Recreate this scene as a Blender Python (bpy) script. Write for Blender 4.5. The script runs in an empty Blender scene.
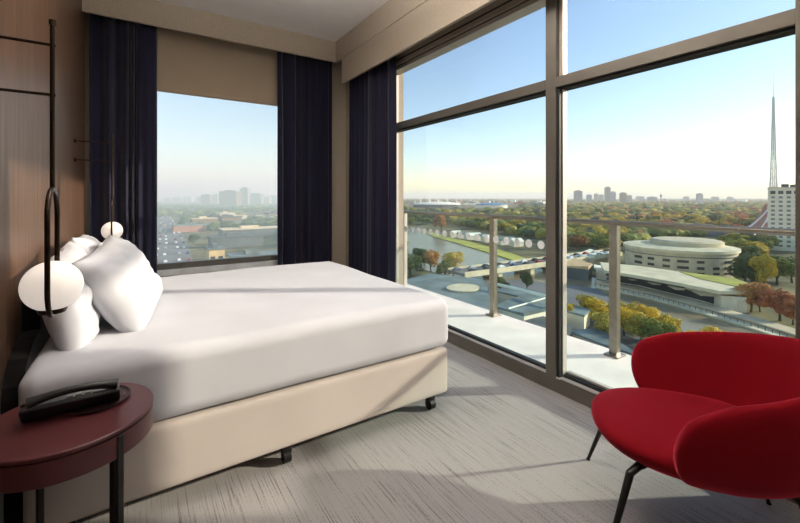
import bpy, bmesh, math, random
from mathutils import Vector, Matrix, noise
sc = bpy.context.scene
COL = sc.collection
PI = math.pi
random.seed(7)

# ------------------------------------------------------------------ helpers
def new_bm(): return bmesh.new()

def add_box(bm, x0, x1, y0, y1, z0, z1, bevel=0.0, seg=2):
    r = bmesh.ops.create_cube(bm, size=1.0)
    vs = r['verts']
    for v in vs:
        v.co = Vector(((x0+x1)/2+v.co.x*(x1-x0), (y0+y1)/2+v.co.y*(y1-y0), (z0+z1)/2+v.co.z*(z1-z0)))
    if bevel > 0:
        es = set()
        for v in vs:
            for e in v.link_edges: es.add(e)
        bmesh.ops.bevel(bm, geom=list(es), offset=bevel, segments=seg, affect='EDGES', profile=0.5)
    return vs

def add_tube(bm, pts, r, seg=12, closed=False):
    pts = [Vector(p) for p in pts]
    n = len(pts); rings = []
    rr = r if isinstance(r, (list, tuple)) else [r]*n
    prev = None
    for i, p in enumerate(pts):
        if closed: d = (pts[(i+1) % n]-pts[(i-1) % n])
        elif i == 0: d = pts[1]-p
        elif i == n-1: d = p-pts[i-1]
        else: d = pts[i+1]-pts[i-1]
        d.normalize()
        if prev is None:
            a = Vector((0, 0, 1)) if abs(d.z) < 0.9 else Vector((1, 0, 0))
            u = d.cross(a).normalized()
        else:
            u = (prev-d*prev.dot(d)).normalized()
        prev = u
        w = d.cross(u)
        rings.append([bm.verts.new(p+(u*math.cos(2*PI*k/seg)+w*math.sin(2*PI*k/seg))*rr[i]) for k in range(seg)])
    m = n if closed else n-1
    for i in range(m):
        a, b = rings[i], rings[(i+1) % n]
        for k in range(seg):
            bm.faces.new((a[k], a[(k+1) % seg], b[(k+1) % seg], b[k]))
    if not closed:
        bm.faces.new(rings[0][::-1]); bm.faces.new(rings[-1])

def add_lathe(bm, prof, c=(0, 0, 0), seg=32, sx=1, sy=1):
    rings = []
    for r, z in prof:
        if r < 1e-6: rings.append([bm.verts.new((c[0], c[1], c[2]+z))])
        else: rings.append([bm.verts.new((c[0]+sx*r*math.cos(2*PI*k/seg), c[1]+sy*r*math.sin(2*PI*k/seg), c[2]+z)) for k in range(seg)])
    for a, b in zip(rings, rings[1:]):
        for k in range(seg):
            k2 = (k+1) % seg
            if len(a) == 1 and len(b) == 1: continue
            if len(a) == 1: bm.faces.new((a[0], b[k2], b[k]))
            elif len(b) == 1: bm.faces.new((a[k], a[k2], b[0]))
            else: bm.faces.new((a[k], a[k2], b[k2], b[k]))

def add_prism(bm, poly, z0, z1):
    lo = [bm.verts.new((p[0], p[1], z0 if len(p) < 4 else p[2])) for p in poly]
    hi = [bm.verts.new((p[0], p[1], (z1 if len(p) < 3 else p[-1]))) for p in poly]
    n = len(poly)
    bm.faces.new(lo[::-1]); bm.faces.new(hi)
    for i in range(n):
        bm.faces.new((lo[i], lo[(i+1) % n], hi[(i+1) % n], hi[i]))

def add_extrude(bm, prof, axis, a, b):
    """prof: list of 2D points; extruded along axis from a to b"""
    def P(u, v, t):
        return (t, u, v) if axis == 'x' else ((u, t, v) if axis == 'y' else (u, v, t))
    A = [bm.verts.new(P(u, v, a)) for u, v in prof]
    B = [bm.verts.new(P(u, v, b)) for u, v in prof]
    n = len(prof)
    bm.faces.new(A); bm.faces.new(B[::-1])
    for i in range(n): bm.faces.new((A[i], B[i], B[(i+1) % n], A[(i+1) % n]))

def add_rounded(bm, hx, hy, hz, r, n=24, c=(0, 0, 0), fn=None):
    """rounded box from a subdivided cube"""
    tmp = bmesh.new()
    bmesh.ops.create_cube(tmp, size=2.0)
    bmesh.ops.subdivide_edges(tmp, edges=tmp.edges[:], cuts=n, use_grid_fill=True)
    vm = {}
    def rem(t, h):      # keep many samples in the rounded rim
        s = 1 if t >= 0 else -1; t = abs(t); k = 0.75
        return s*((h-r)*(t/k) if t < k else (h-r)+(t-k)/(1-k)*r)
    for v in tmp.verts:
        p = Vector((rem(v.co.x, hx), rem(v.co.y, hy), rem(v.co.z, hz)))
        q = Vector((max(-hx+r, min(hx-r, p.x)), max(-hy+r, min(hy-r, p.y)), max(-hz+r, min(hz-r, p.z))))
        d = p-q
        if d.length > 1e-9:
            m = max(abs(d.x), abs(d.y), abs(d.z))
            d = d.normalized()*m
        p = q+d
        if fn: p = fn(p)
        vm[v] = bm.verts.new(p+Vector(c))
    for f in tmp.faces: bm.faces.new([vm[v] for v in f.verts])
    tmp.free()

def obj(name, bm, m, parent=None, smooth=False, kind=None, label=None, mats=None):
    bmesh.ops.recalc_face_normals(bm, faces=bm.faces[:])
    me = bpy.data.meshes.new(name); bm.to_mesh(me); bm.free()
    if m: me.materials.append(m)
    for k in (mats or []): me.materials.append(k)
    if smooth:
        for p in me.polygons: p.use_smooth = True
        if smooth == 'auto':
            try: me.set_sharp_from_angle(angle=math.radians(40))
            except Exception: pass
    o = bpy.data.objects.new(name, me); COL.objects.link(o)
    if parent: o.parent = parent
    if kind: o['kind'] = kind
    if label: o['label'] = label
    return o

def thing(name, label, cat, loc=(0, 0, 0), rz=0.0, group=None):
    o = bpy.data.objects.new(name, None); COL.objects.link(o)
    o.empty_display_size = 0.1
    o.location = loc; o.rotation_euler = (0, 0, rz)
    o['label'] = label; o['category'] = cat
    if group: o['group'] = group
    return o

def tag(o, label, cat, group=None, kind=None):
    o['label'] = label; o['category'] = cat
    if group: o['group'] = group
    if kind: o['kind'] = kind
    return o

def struct(name, bm, m, smooth=False):
    return obj(name, bm, m, smooth=smooth, kind='structure')

def dup(root, loc, rz, label=None, group=None, scale=None, src=None):
    r = root.copy(); COL.objects.link(r); r.location = loc; r.rotation_euler = (0, 0, rz)
    if scale: r.scale = scale
    if label: r['label'] = label
    if group: r['group'] = group
    for ch in list(root.children):
        c = ch.copy(); COL.objects.link(c); c.parent = r
        for g in ch.children:
            d = g.copy(); COL.objects.link(d); d.parent = c
    return r

# ------------------------------------------------------------------ materials
def S(c):   # sRGB 0-255 -> linear
    return tuple(((x/255)/12.92 if x/255 <= 0.04045 else ((x/255+0.055)/1.055)**2.4) for x in c)+(1,)

class N:
    def __init__(s, name):
        s.m = bpy.data.materials.new(name); s.m.use_nodes = True
        s.t = s.m.node_tree; s.b = s.t.nodes['Principled BSDF']; s.out = s.t.nodes['Material Output']
    def n(s, kind, **kw):
        x = s.t.nodes.new(kind)
        for k, v in kw.items():
            if k in x.inputs: x.inputs[k].default_value = v
            else: setattr(x, k, v)
        return x
    def l(s, a, b): s.t.links.new(a, b)
    def coord(s, kind='Object', scale=(1, 1, 1), rot=(0, 0, 0)):
        tc = s.n('ShaderNodeTexCoord'); mp = s.n('ShaderNodeMapping')
        mp.inputs['Scale'].default_value = scale; mp.inputs['Rotation'].default_value = rot
        s.l(tc.outputs[kind], mp.inputs['Vector']); return mp.outputs[0]
    def ramp(s, fac, stops):
        r = s.n('ShaderNodeValToRGB'); e = r.color_ramp.elements
        while len(e) < len(stops): e.new(0.5)
        for i, (p, c) in enumerate(stops): e[i].position = p; e[i].color = c
        s.l(fac, r.inputs[0]); return r.outputs[0]
    def bump(s, h, st=0.3, d=0.01):
        b = s.n('ShaderNodeBump'); b.inputs['Strength'].default_value = st; b.inputs['Distance'].default_value = d
        s.l(h, b.inputs['Height']); s.l(b.outputs[0], s.b.inputs['Normal'])

def simple(name, c, rough=0.6, metal=0.0, noise_amt=0.06, nscale=8.0, bump=0.0, sheen=0.0, spec=0.5, space='Object'):
    a = N(name)
    a.b.inputs['Roughness'].default_value = rough; a.b.inputs['Metallic'].default_value = metal
    a.b.inputs['Specular IOR Level'].default_value = spec
    if sheen: a.b.inputs['Sheen Weight'].default_value = sheen; a.b.inputs['Sheen Roughness'].default_value = 0.4
    v = a.coord(space)
    t = a.n('ShaderNodeTexNoise', Scale=nscale, Detail=4.0); a.l(v, t.inputs['Vector'])
    L = S(c)
    lo = tuple(x*(1-noise_amt*2) for x in L[:3])+(1,); hi = tuple(min(1, x*(1+noise_amt*2)) for x in L[:3])+(1,)
    a.l(a.ramp(t.outputs[0], [(0.3, lo), (0.7, hi)]), a.b.inputs['Base Color'])
    if bump: a.bump(t.outputs[0], bump, 0.004)
    return a.m

def mat_wood():
    a = N('walnut_panel')
    v = a.coord('Object', (1, 9, 0.35))
    t1 = a.n('ShaderNodeTexNoise', Scale=5.0, Detail=8.0, Roughness=0.65); a.l(v, t1.inputs['Vector'])
    v2 = a.coord('Object', (1, 90, 1.2))
    t2 = a.n('ShaderNodeTexNoise', Scale=4.0, Detail=3.0); a.l(v2, t2.inputs['Vector'])
    mx = a.n('ShaderNodeMath', operation='ADD'); m2 = a.n('ShaderNodeMath', operation='MULTIPLY'); m2.inputs[1].default_value = 0.5
    a.l(t2.outputs[0], m2.inputs[0]); a.l(t1.outputs[0], mx.inputs[0]); a.l(m2.outputs[0], mx.inputs[1])
    a.l(a.ramp(mx.outputs[0], [(0.50, S((50, 35, 28))), (0.72, S((86, 63, 49))), (0.95, S((120, 93, 75)))]), a.b.inputs['Base Color'])
    a.b.inputs['Roughness'].default_value = 0.38
    a.bump(t2.outputs[0], 0.08, 0.002)
    return a.m

def mat_carpet():
    a = N('carpet_grey')
    v = a.coord('Object', (150, 2.5, 1))
    t1 = a.n('ShaderNodeTexNoise', Scale=1.0, Detail=2.0, Roughness=0.5); a.l(v, t1.inputs['Vector'])
    v2 = a.coord('Object', (210, 170, 1))
    t2 = a.n('ShaderNodeTexNoise', Scale=1.0, Detail=3.0, Roughness=0.8); a.l(v2, t2.inputs['Vector'])
    v3 = a.coord('Object', (1, 1, 1))
    t3 = a.n('ShaderNodeTexNoise', Scale=1.3, Detail=3.0); a.l(v3, t3.inputs['Vector'])
    m = a.n('ShaderNodeMath', operation='ADD'); a.l(t1.outputs[0], m.inputs[0]); a.l(t2.outputs[0], m.inputs[1])
    k = a.n('ShaderNodeMath', operation='MULTIPLY_ADD'); k.inputs[1].default_value = 0.25; a.l(t3.outputs[0], k.inputs[0]); a.l(m.outputs[0], k.inputs[2])
    a.l(a.ramp(k.outputs[0], [(0.72, S((82, 80, 79))), (1.10, S((116, 113, 111))), (1.50, S((150, 147, 145)))]), a.b.inputs['Base Color'])
    r = a.t.nodes[-1]
    a.b.inputs['Roughness'].default_value = 0.95; a.b.inputs['Specular IOR Level'].default_value = 0.1
    a.bump(m.outputs[0], 0.3, 0.003)
    return a.m

def mat_cloth(name, c, scale=500, rough=0.9, sheen=0.2, big=0.0, bs=0.15):
    a = N(name)
    v = a.coord('Object')
    w = a.n('ShaderNodeTexNoise', Scale=float(scale), Detail=2.0); a.l(v, w.inputs['Vector'])
    t = a.n('ShaderNodeTexNoise', Scale=3.0, Detail=3.0); a.l(v, t.inputs['Vector'])
    L = S(c)
    lo = tuple(x*0.95 for x in L[:3])+(1,); hi = tuple(min(1, x*1.04) for x in L[:3])+(1,)
    a.l(a.ramp(t.outputs[0], [(0.3, lo), (0.7, hi)]), a.b.inputs['Base Color'])
    a.b.inputs['Roughness'].default_value = rough; a.b.inputs['Sheen Weight'].default_value = sheen
    if name == 'red_velvet': a.b.inputs['Sheen Tint'].default_value = (1.0, 0.10, 0.16, 1); a.b.inputs['Sheen Roughness'].default_value = 0.35
    a.b.inputs['Specular IOR Level'].default_value = 0.15
    a.bump(w.outputs[0], bs, 0.002)
    return a.m

def mat_glass(name, tint=(0.975, 0.985, 0.98), refl=0.05, milky=0.0):
    a = N(name)
    a.t.nodes.remove(a.b)
    tr = a.n('ShaderNodeBsdfTransparent'); tr.inputs[0].default_value = tuple(tint)+(1,)
    gl = a.n('ShaderNodeBsdfGlossy'); refl = refl*0.6; gl.inputs['Roughness'].default_value = 0.0
    fr = a.n('ShaderNodeLayerWeight', Blend=0.25)
    mul = a.n('ShaderNodeMath', operation='MULTIPLY'); mul.inputs[1].default_value = refl*2
    a.l(fr.outputs['Fresnel'], mul.inputs[0])
    mx = a.n('ShaderNodeMixShader'); a.l(mul.outputs[0], mx.inputs[0]); a.l(tr.outputs[0], mx.inputs[1]); a.l(gl.outputs[0], mx.inputs[2])
    a.l(mx.outputs[0], a.out.inputs['Surface'])
    return a.m

def mat_emit(name, c, st):
    a = N(name)
    a.b.inputs['Base Color'].default_value = S(c); a.b.inputs['Emission Color'].default_value = S(c); a.b.inputs['Emission Strength'].default_value = st
    a.b.inputs['Roughness'].default_value = 0.35
    return a.m

M = {}
M['wood'] = mat_wood()
M['carpet'] = mat_carpet()
M['taupe'] = simple('taupe_wallcovering', (166, 154, 138), 0.85, noise_amt=0.04, nscale=60, bump=0.05)
M['ceiling'] = simple('ceiling_paint', (228, 225, 222), 0.9, noise_amt=0.01)
M['blind'] = mat_cloth('blind_fabric', (158, 143, 124), 300)
M['curtain'] = mat_cloth('navy_velvet', (30, 30, 49), 350, 0.8, 0.15, bs=0.1)
M['bronze'] = simple('bronze_aluminium', (112, 107, 98), 0.42, 0.5, 0.03)
M['alu'] = simple('pale_aluminium', (196, 190, 180), 0.45, 0.3, 0.03)
M['rubber'] = simple('black_rubber', (14, 14, 14), 0.6, 0, 0.02)
M['glass'] = mat_glass('window_glass')
M['glass_rail'] = mat_glass('balustrade_glass', (0.90, 0.955, 0.945), 0.08)
M['dot'] = simple('frosted_dot', (238, 242, 242), 0.8, 0, 0.02)
M['deck'] = simple('pale_balcony_tile', (232, 228, 220), 0.8, 0, 0.05, 3)
M['rail'] = simple('brushed_rail_metal', (150, 143, 132), 0.35, 0.7, 0.05, 20)
M['duvet'] = mat_cloth('white_linen', (180, 181, 187), 420, 0.9, 0.1, bs=0.06)
M['pillowcase'] = mat_cloth('white_pillowcase', (186, 187, 193), 400, 0.9, 0.1, bs=0.06)
M['bedbase'] = mat_cloth('cream_upholstery', (180, 171, 164), 500, 0.9, 0.1, bs=0.2)
M['black'] = simple('black_powdercoat', (16, 15, 15), 0.45, 0.2, 0.03)
M['darkbrass'] = simple('dark_bronze_tube', (52, 40, 32), 0.3, 0.85, 0.05, 20)
M['globe'] = mat_emit('opal_glass_globe', (242, 232, 222), 0.32)
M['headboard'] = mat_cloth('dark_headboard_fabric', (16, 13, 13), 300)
M['table'] = simple('oxblood_lacquer', (76, 36, 38), 0.38, 0, 0.05, 6)
M['phone'] = simple('black_plastic', (18, 18, 20), 0.35, 0, 0.02)
M['phone_grey'] = simple('grey_plastic', (120, 118, 116), 0.4, 0, 0.02)
M['leather'] = simple('dark_leather', (46, 22, 22), 0.5, 0, 0.05, 40)
M['red'] = mat_cloth('red_velvet', (124, 0, 17), 260, 0.85, 0.9, bs=0.25)

# ------------------------------------------------------------------ room numbers (metres)
XL, XW, YB, YF, ZC = -0.42, 2.33, 4.85, -1.9, 3.24
XG = 2.385      # glass plane of the big window

# floor and ceiling
bm = new_bm(); add_box(bm, XL-0.15, XW+0.17, YF-0.15, YB+0.2, -0.2, 0); struct('floor', bm, M['carpet'])
bm = new_bm(); add_box(bm, XL-0.15, XW+0.17, YF-0.15, YB+0.2, ZC, ZC+0.2); struct('ceiling', bm, M['ceiling'])
# wall_left: walnut panels with fine joints
bm = new_bm(); add_box(bm, XL-0.15, XL, YF-0.15, YB+0.2, 0, ZC); struct('wall_left', bm, M['wood'])
bm = new_bm(); add_box(bm, XL, XW, YF-0.15, YF, 0, ZC); struct('wall_front', bm, M['taupe'])
# wall_back with its window opening
wx0, wx1, wz0, wz1 = -0.05, 1.52, 0.50, 2.62
bm = new_bm()
add_box(bm, XL, wx0, YB, YB+0.2, 0, ZC); add_box(bm, wx1, XW+0.17, YB, YB+0.2, 0, ZC)
add_box(bm, wx0, wx1, YB, YB+0.2, 0, wz0); add_box(bm, wx0, wx1, YB, YB+0.2, wz1, ZC)
struct('wall_back', bm, M['taupe'])
# wall_right: solid ends left and right of the glazing plus the head
gy0, gy1, gz1 = 0.44, 3.72, 2.68
bm = new_bm()
add_box(bm, XW, XW+0.17, gy1, YB, 0, ZC); add_box(bm, XW, XW+0.17, YF-0.15, gy0, 0, ZC)
add_box(bm, XW, XW+0.17, gy0, gy1, gz1+0.10, ZC)
struct('wall_right', bm, M['taupe'])

# pelmets
PY, PX = 4.58, 2.06
bm = new_bm(); add_box(bm, XL, PX, PY, PY+0.03, 2.985, ZC, 0.004); struct('trim_1', bm, M['taupe'])
bm = new_bm(); add_box(bm, PX, PX+0.03, YF, PY+0.03, 2.985, ZC, 0.003)
struct('trim_2', bm, M['taupe'])
bm = new_bm(); add_box(bm, PX+0.008, PX+0.026, YF, 4.42, 2.695, 2.985)
add_box(bm, PX+0.002, PX+0.03, YF, 4.42, 2.675, 2.695, 0.002); struct('trim_3', bm, M['taupe'])

# ------------------------------------------------------------------ big window (window_1)
def window_big():
    w = bpy.data.objects.new('window_1', None); COL.objects.link(w); w['kind'] = 'structure'
    # base rail
    bm = new_bm(); add_box(bm, XW, XG+0.09, gy0, gy1, 0, 0.092, 0.003); obj('base_rail', bm, M['bronze'], w)
    bm = new_bm(); add_box(bm, XW+0.004, XW+0.04, gy0+0.03, 1.655, 0.092, 0.104); add_box(bm, XW+0.004, XW+0.04, 1.73, gy1, 0.092, 0.104)
    obj('sill_strip', bm, M['alu'], w)
    # centre mullion
    bm = new_bm(); add_box(bm, XW, XG+0.022, 1.645, 1.725, 0.092, gz1, 0.003); obj('mullion', bm, M['bronze'], w)
    bm = new_bm(); add_box(bm, XW+0.006, XW+0.034, 1.622, 1.645, 0.10, 2.02); obj('gasket', bm, M['rubber'], w)
    bm = new_bm(); add_box(bm, XW+0.036, XG+0.022, 1.615, 1.645, 0.092, gz1); obj('door_jamb', bm, M['alu'], w)
    # right frame
    bm = new_bm(); add_box(bm, XW-0.01, XG+0.08, gy0, 0.485, 0.092, gz1, 0.003); obj('side_frame', bm, M['bronze'], w)
    bm = new_bm(); add_box(bm, XW+0.004, XG+0.03, gy1-0.03, gy1, 0.092, gz1, 0.003); obj('side_frame', bm, M['alu'], w)
    # transom (two bars)
    for a, b in ((0.485, 1.645), (1.725, gy1-0.03)):
        bm = new_bm(); add_box(bm, XW, XG+0.05, a, b, 2.035, 2.105, 0.003); obj('transom', bm, M['bronze'], w)
        bm = new_bm(); add_box(bm, XW+0.018, XG+0.04, a, b, 2.02, 2.035); obj('gasket', bm, M['rubber'], w)
    # head rails
    bm = new_bm(); add_box(bm, XW+0.01, XG+0.07, gy0, gy1, gz1-0.005, gz1+0.03); obj('head_rail', bm, M['alu'], w)
    bm = new_bm(); add_box(bm, XW+0.02, XG+0.03, gy0, gy1, gz1+0.03, gz1+0.045); add_box(bm, XW-0.004, XW+0.02, gy0, gy1, gz1+0.085, gz1+0.10)
    obj('head_track', bm, M['rubber'], w)
    bm = new_bm(); add_box(bm, XW-0.002, XG, gy0, gy1, gz1+0.045, gz1+0.085); obj('head_rail', bm, M['taupe'], w)
    # lower gaskets and panes
    for a, b in ((0.485, 1.615), (1.725, gy1-0.03)):
        bm = new_bm(); add_box(bm, XG-0.014, XG+0.018, a, b, 0.092, 0.122); add_box(bm, XW+0.004, XW+0.012, a, b, 0.092, 0.098)
        obj('gasket', bm, M['rubber'], w)
        bm = new_bm(); add_box(bm, XG-0.004, XG+0.004, a, b, 0.122, 2.02); obj('pane', bm, M['glass'], w)
        bm = new_bm(); add_box(bm, XG-0.004, XG+0.004, a, b, 2.105, gz1-0.005); obj('pane', bm, M['glass'], w)
    # sliding sash bottom
    bm = new_bm(); add_box(bm, XG+0.018, XG+0.05, 0.485, 1.612, 0.092, 0.135, 0.003); obj('door_sash', bm, M['alu'], w)
    # frosted dots on the fixed pane
    for k in range(17):
        bm = new_bm()
        y = 1.80+k*0.106
        if y > 3.56: break
        seg = 20; c0 = []; c1 = []
        for q in range(seg):
            a = 2*PI*q/seg
            c0.append(bm.verts.new((XG-0.0055, y+0.030*math.cos(a), 0.965+0.030*math.sin(a))))
            c1.append(bm.verts.new((XG-0.0042, y+0.030*math.cos(a), 0.965+0.030*math.sin(a))))
        bm.faces.new(c0); bm.faces.new(c1[::-1])
        for q in range(seg): bm.faces.new((c0[q], c1[q], c1[(q+1) % seg], c0[(q+1) % seg]))
        obj('frosted_dot', bm, M['dot'], w)
window_big()

# back window (window_2)
w2 = bpy.data.objects.new('window_2', None); COL.objects.link(w2); w2['kind'] = 'structure'
bm = new_bm()
f = 0.05
for b in ((wx0, wx0+f, wz0, wz1), (wx1-f, wx1, wz0, wz1), (wx0+f, wx1-f, wz0, wz0+0.095), (wx0+f, wx1-f, wz1-f, wz1)):
    add_box(bm, b[0], b[1], YB+0.06, YB+0.13, b[2], b[3])
obj('window_frame', bm, M['bronze'], w2)
bm = new_bm(); add_box(bm, wx0+f, wx1-f, YB+0.09, YB+0.098, wz0+0.09, wz1-f); obj('pane', bm, M['glass'], w2)
bm = new_bm(); add_box(bm, wx0, wx1, YB-0.03, YB+0.055, wz0-0.02, wz0+0.035, 0.003); obj('window_sill', bm, simple('white_sill_paint', (232, 232, 230), 0.5), w2)

# roller blind of the back window
bl = thing('roller_blind', 'taupe roller blind half lowered above the back window between the curtains', 'blind', (0.73, 4.80, 2.42))
bm = new_bm(); add_box(bm, -0.86, 0.86, -0.0015, 0.0015, 0.0, 0.80); obj('blind_fabric', bm, M['blind'], bl)
bm = new_bm(); add_box(bm, -0.865, 0.865, -0.012, 0.012, -0.025, 0.012, 0.006); obj('bottom_bar', bm, M['blind'], bl)
bm = new_bm(); add_tube(bm, [(-0.87, 0.01, 0.77), (0.87, 0.01, 0.77)], 0.03, 16); obj('roller_tube', bm, M['alu'], bl, 'auto')

# ------------------------------------------------------------------ curtains
def curtain(name, label, p0, p1, z0, z1, folds, amp=0.045, seed=0, nrm=(0, -1)):
    p0, p1 = Vector(p0), Vector(p1)
    t = thing(name, label, 'curtain', ((p0.x+p1.x)/2, (p0.y+p1.y)/2, 0), 0, None)
    bm = new_bm(); nu, nv = folds*16, 14
    base = Vector(t.location[:2])
    rnd = random.Random(seed)
    ph = [rnd.uniform(0.75, 1.2) for _ in range(folds+2)]
    rows = []
    for j in range(nv+1):
        v = j/nv; z = z0+(z1-z0)*v; row = []
        for i in range(nu+1):
            u = i/nu; q = u*folds+0.42*math.sin(u*folds*1.9+seed)+0.25*math.sin(u*folds*3.3+seed*2); k = max(0, int(q))
            a = amp*(ph[min(k, folds)]*(1-max(0, min(1, q-k)))+ph[min(k+1, folds)]*max(0, min(1, q-k)))
            wob = 0.35*noise.noise(Vector((u*folds*0.6, v*1.3, seed*3.1)))
            d = a*math.sin(2*PI*q+wob*2)*(1-0.35*v)+0.006*math.sin(4*PI*q+1+seed)
            xy = p0.lerp(p1, u)+Vector(nrm)*d
            s = 0.3*(p1-p0).length/folds*0.35*math.sin(4*PI*q)
            xy += (p1-p0).normalized()*s*0.15
            row.append(bm.verts.new((xy.x-base.x, xy.y-base.y, z)))
        rows.append(row)
    for j in range(nv):
        for i in range(nu): bm.faces.new((rows[j][i], rows[j][i+1], rows[j+1][i+1], rows[j+1][i]))
    o = obj('curtain_fabric', bm, M['curtain'], t, True)
    md = o.modifiers.new('thickness', 'SOLIDIFY'); md.thickness = 0.004
    bm = new_bm()
    a = p0-base; b = p1-base
    add_tube(bm, [(a.x, a.y, z1+0.012), (b.x, b.y, z1+0.012)], 0.010, 10); obj('curtain_track', bm, M['alu'], t, 'auto')
    return t
curtain('curtain', 'navy blue floor length curtain left of the back window beside the walnut wall', (-0.375, 4.705), (0.165, 4.705), 0.015, 3.10, 5, 0.052, 1)
curtain('curtain', 'navy blue floor length curtain right of the back window', (1.362, 4.705), (2.06, 4.705), 0.015, 3.10, 6, 0.052, 2)
curtain('curtain', 'navy blue floor length curtain at the left end of the big glass wall', (2.20, 3.42), (2.20, 4.52), 0.015, 3.10, 7, 0.055, 3, (-1, 0))

# ------------------------------------------------------------------ balcony
bm = new_bm(); add_box(bm, XG+0.09, 3.40, -2.0, 4.95, -0.25, -0.005)
struct('trim_4', bm, M['deck'])
bt = thing('balcony_balustrade', 'glass balcony balustrade with grey metal handrail and posts outside the glass wall', 'balustrade', (3.27, 0, 0))
ys = [-1.6, -0.28, 1.768, 3.11]
for y in ys:
    bm = new_bm(); add_box(bm, -0.012, 0.05, y-0.032, y+0.032, 0.0, 1.075, 0.004); p = obj('post', bm, M['rail'], bt)
    bm = new_bm(); add_box(bm, -0.045, 0.085, y-0.06, y+0.06, -0.005, 0.010, 0.003); obj('base_plate', bm, M['rail'], p)
bm = new_bm(); add_tube(bm, [(0.018, -1.9, 1.09), (0.018, 4.86, 1.09)], 0.022, 14)
add_tube(bm, [(0.018, 4.86, 1.09), (-0.70, 4.86, 1.09)], 0.022, 14); obj('handrail', bm, M['rail'], bt, 'auto')
bm = new_bm(); add_box(bm, -0.01, 0.045, 4.83, 4.885, 0.0, 1.08, 0.004); obj('post', bm, M['alu'], bt)
segs = [-1.9]+ys+[4.83]
for a, b in zip(segs, segs[1:]):
    bm = new_bm(); add_box(bm, 0.012, 0.024, a+0.04, b-0.04, 0.06, 1.05); obj('glass_panel', bm, M['glass_rail'], bt)
bm = new_bm(); add_box(bm, -0.68, -0.02, 4.852, 4.864, 0.06, 1.05); obj('glass_panel', bm, M['glass_rail'], bt)

# ------------------------------------------------------------------ bed
BX0, BX1, BY0, BY1 = -0.345, 1.60, 1.86, 3.66
bed = thing('bed', 'large double bed with white duvet and cream upholstered base', 'bed', ((BX0+BX1)/2, (BY0+BY1)/2, 0))
hx, hy = (BX1-BX0)/2, (BY1-BY0)/2
bm = new_bm(); add_rounded(bm, hx-0.01, hy-0.01, 0.136, 0.022, 16, (0, 0, 0.244)); obj('bed_base', bm, M['bedbase'], bed, True)
def duvet_fn(p):
    u, v = p.x/hx, p.y/hy
    q = Vector((p.x, p.y, p.z))
    n1 = noise.noise(Vector((p.x*1.7, p.y*1.7, 3.3)))*0.010
    n2 = noise.noise(Vector((p.x*5, p.y*3.5, p.z*4)))*0.004
    if p.z > 0.05: q.z += n1+n2+0.012*(1-u**4)*(1-v**4)
    side = max(abs(u), abs(v))
    if side > 0.9:
        w = noise.noise(Vector((p.x*4.0, p.y*4.0, p.z*1.5)))
        q.x += (1 if u > 0 else -1)*0.006*w*(abs(u) > 0.9)
        q.y += (1 if v > 0 else -1)*0.008*w*(abs(v) > 0.9)
    return q
bm = new_bm(); add_rounded(bm, hx+0.005, hy+0.008, 0.148, 0.062, 46, (0, 0, 0.535), duvet_fn)
obj('duvet', bm, M['duvet'], bed, True)
for x in (1.505, 0.61, -0.22):
    for y in (1.945, 3.57):
        bm = new_bm()
        lx, ly = x-(BX0+BX1)/2, y-(BY0+BY1)/2
        add_lathe(bm, [(0, 0.105), (0.03, 0.105), (0.03, 0.09), (0.014, 0.085), (0.014, 0.066), (0, 0.066)], (lx, ly, 0), 16)
        leg = obj('caster', bm, M['black'], bed, 'auto')
        bm = new_bm(); add_tube(bm, [(lx-0.018, ly-0.004, 0.033), (lx+0.018, ly-0.004, 0.033)], 0.032, 18)
        add_box(bm, lx-0.024, lx+0.024, ly-0.02, ly+0.02, 0.045, 0.082, 0.004); obj('wheel', bm, M['black'], leg, 'auto')
# headboard: dark upholstered panel fixed on the wall, its flared lower ends shaped after shade
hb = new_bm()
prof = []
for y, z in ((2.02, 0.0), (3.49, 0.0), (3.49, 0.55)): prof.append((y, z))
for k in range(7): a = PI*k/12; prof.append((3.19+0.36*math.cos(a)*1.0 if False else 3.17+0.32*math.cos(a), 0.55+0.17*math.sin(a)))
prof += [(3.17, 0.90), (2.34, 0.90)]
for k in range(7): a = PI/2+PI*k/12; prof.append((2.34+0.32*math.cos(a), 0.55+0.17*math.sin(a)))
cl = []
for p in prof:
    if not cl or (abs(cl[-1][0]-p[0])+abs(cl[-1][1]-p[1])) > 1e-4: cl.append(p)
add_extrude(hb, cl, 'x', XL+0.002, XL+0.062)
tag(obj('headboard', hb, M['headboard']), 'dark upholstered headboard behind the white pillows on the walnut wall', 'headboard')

# pillows
def pillow_mesh(a, b, t, seed):
    bm = new_bm(); n = 30; top = {}; bot = {}
    for i in range(n+1):
        for j in range(n+1):
            u = -1+2*i/n; v = -1+2*j/n
            u = math.copysign(abs(u)**0.85, u); v = math.copysign(abs(v)**0.85, v)
            x = a*u*(1-0.055*(1-v*v)); y = b*v*(1-0.07*(1-u*u))
            e = max(0.0, (1-u**4)*(1-v**4))
            h = t*(e**0.5)*(1-0.12*(u*u+v*v)/2)
            edge = 1-e
            wr = noise.noise(Vector((u*2.6+seed, v*2.6, seed)))*0.026+abs(noise.noise(Vector((u*4+v*3+seed, v*1.5-u, seed*2))))*0.024
            hh = h+wr*(e**0.5)*0.9
            pt = (x, y, hh+0.012*edge*noise.noise(Vector((u*3, v*3, seed+9))))
            pb = (x, y, -h*0.9+0.012*edge*noise.noise(Vector((u*3, v*3, seed+9))))
            top[i, j] = bm.verts.new(pt)
            bot[i, j] = top[i, j] if (i in (0, n) or j in (0, n)) else bm.verts.new(pb)
    for i in range(n):
        for j in range(n):
            bm.faces.new((top[i, j], top[i+1, j], top[i+1, j+1], top[i, j+1]))
            bm.faces.new((bot[i, j+1], bot[i+1, j+1], bot[i+1, j], bot[i, j]))
    return bm
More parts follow.
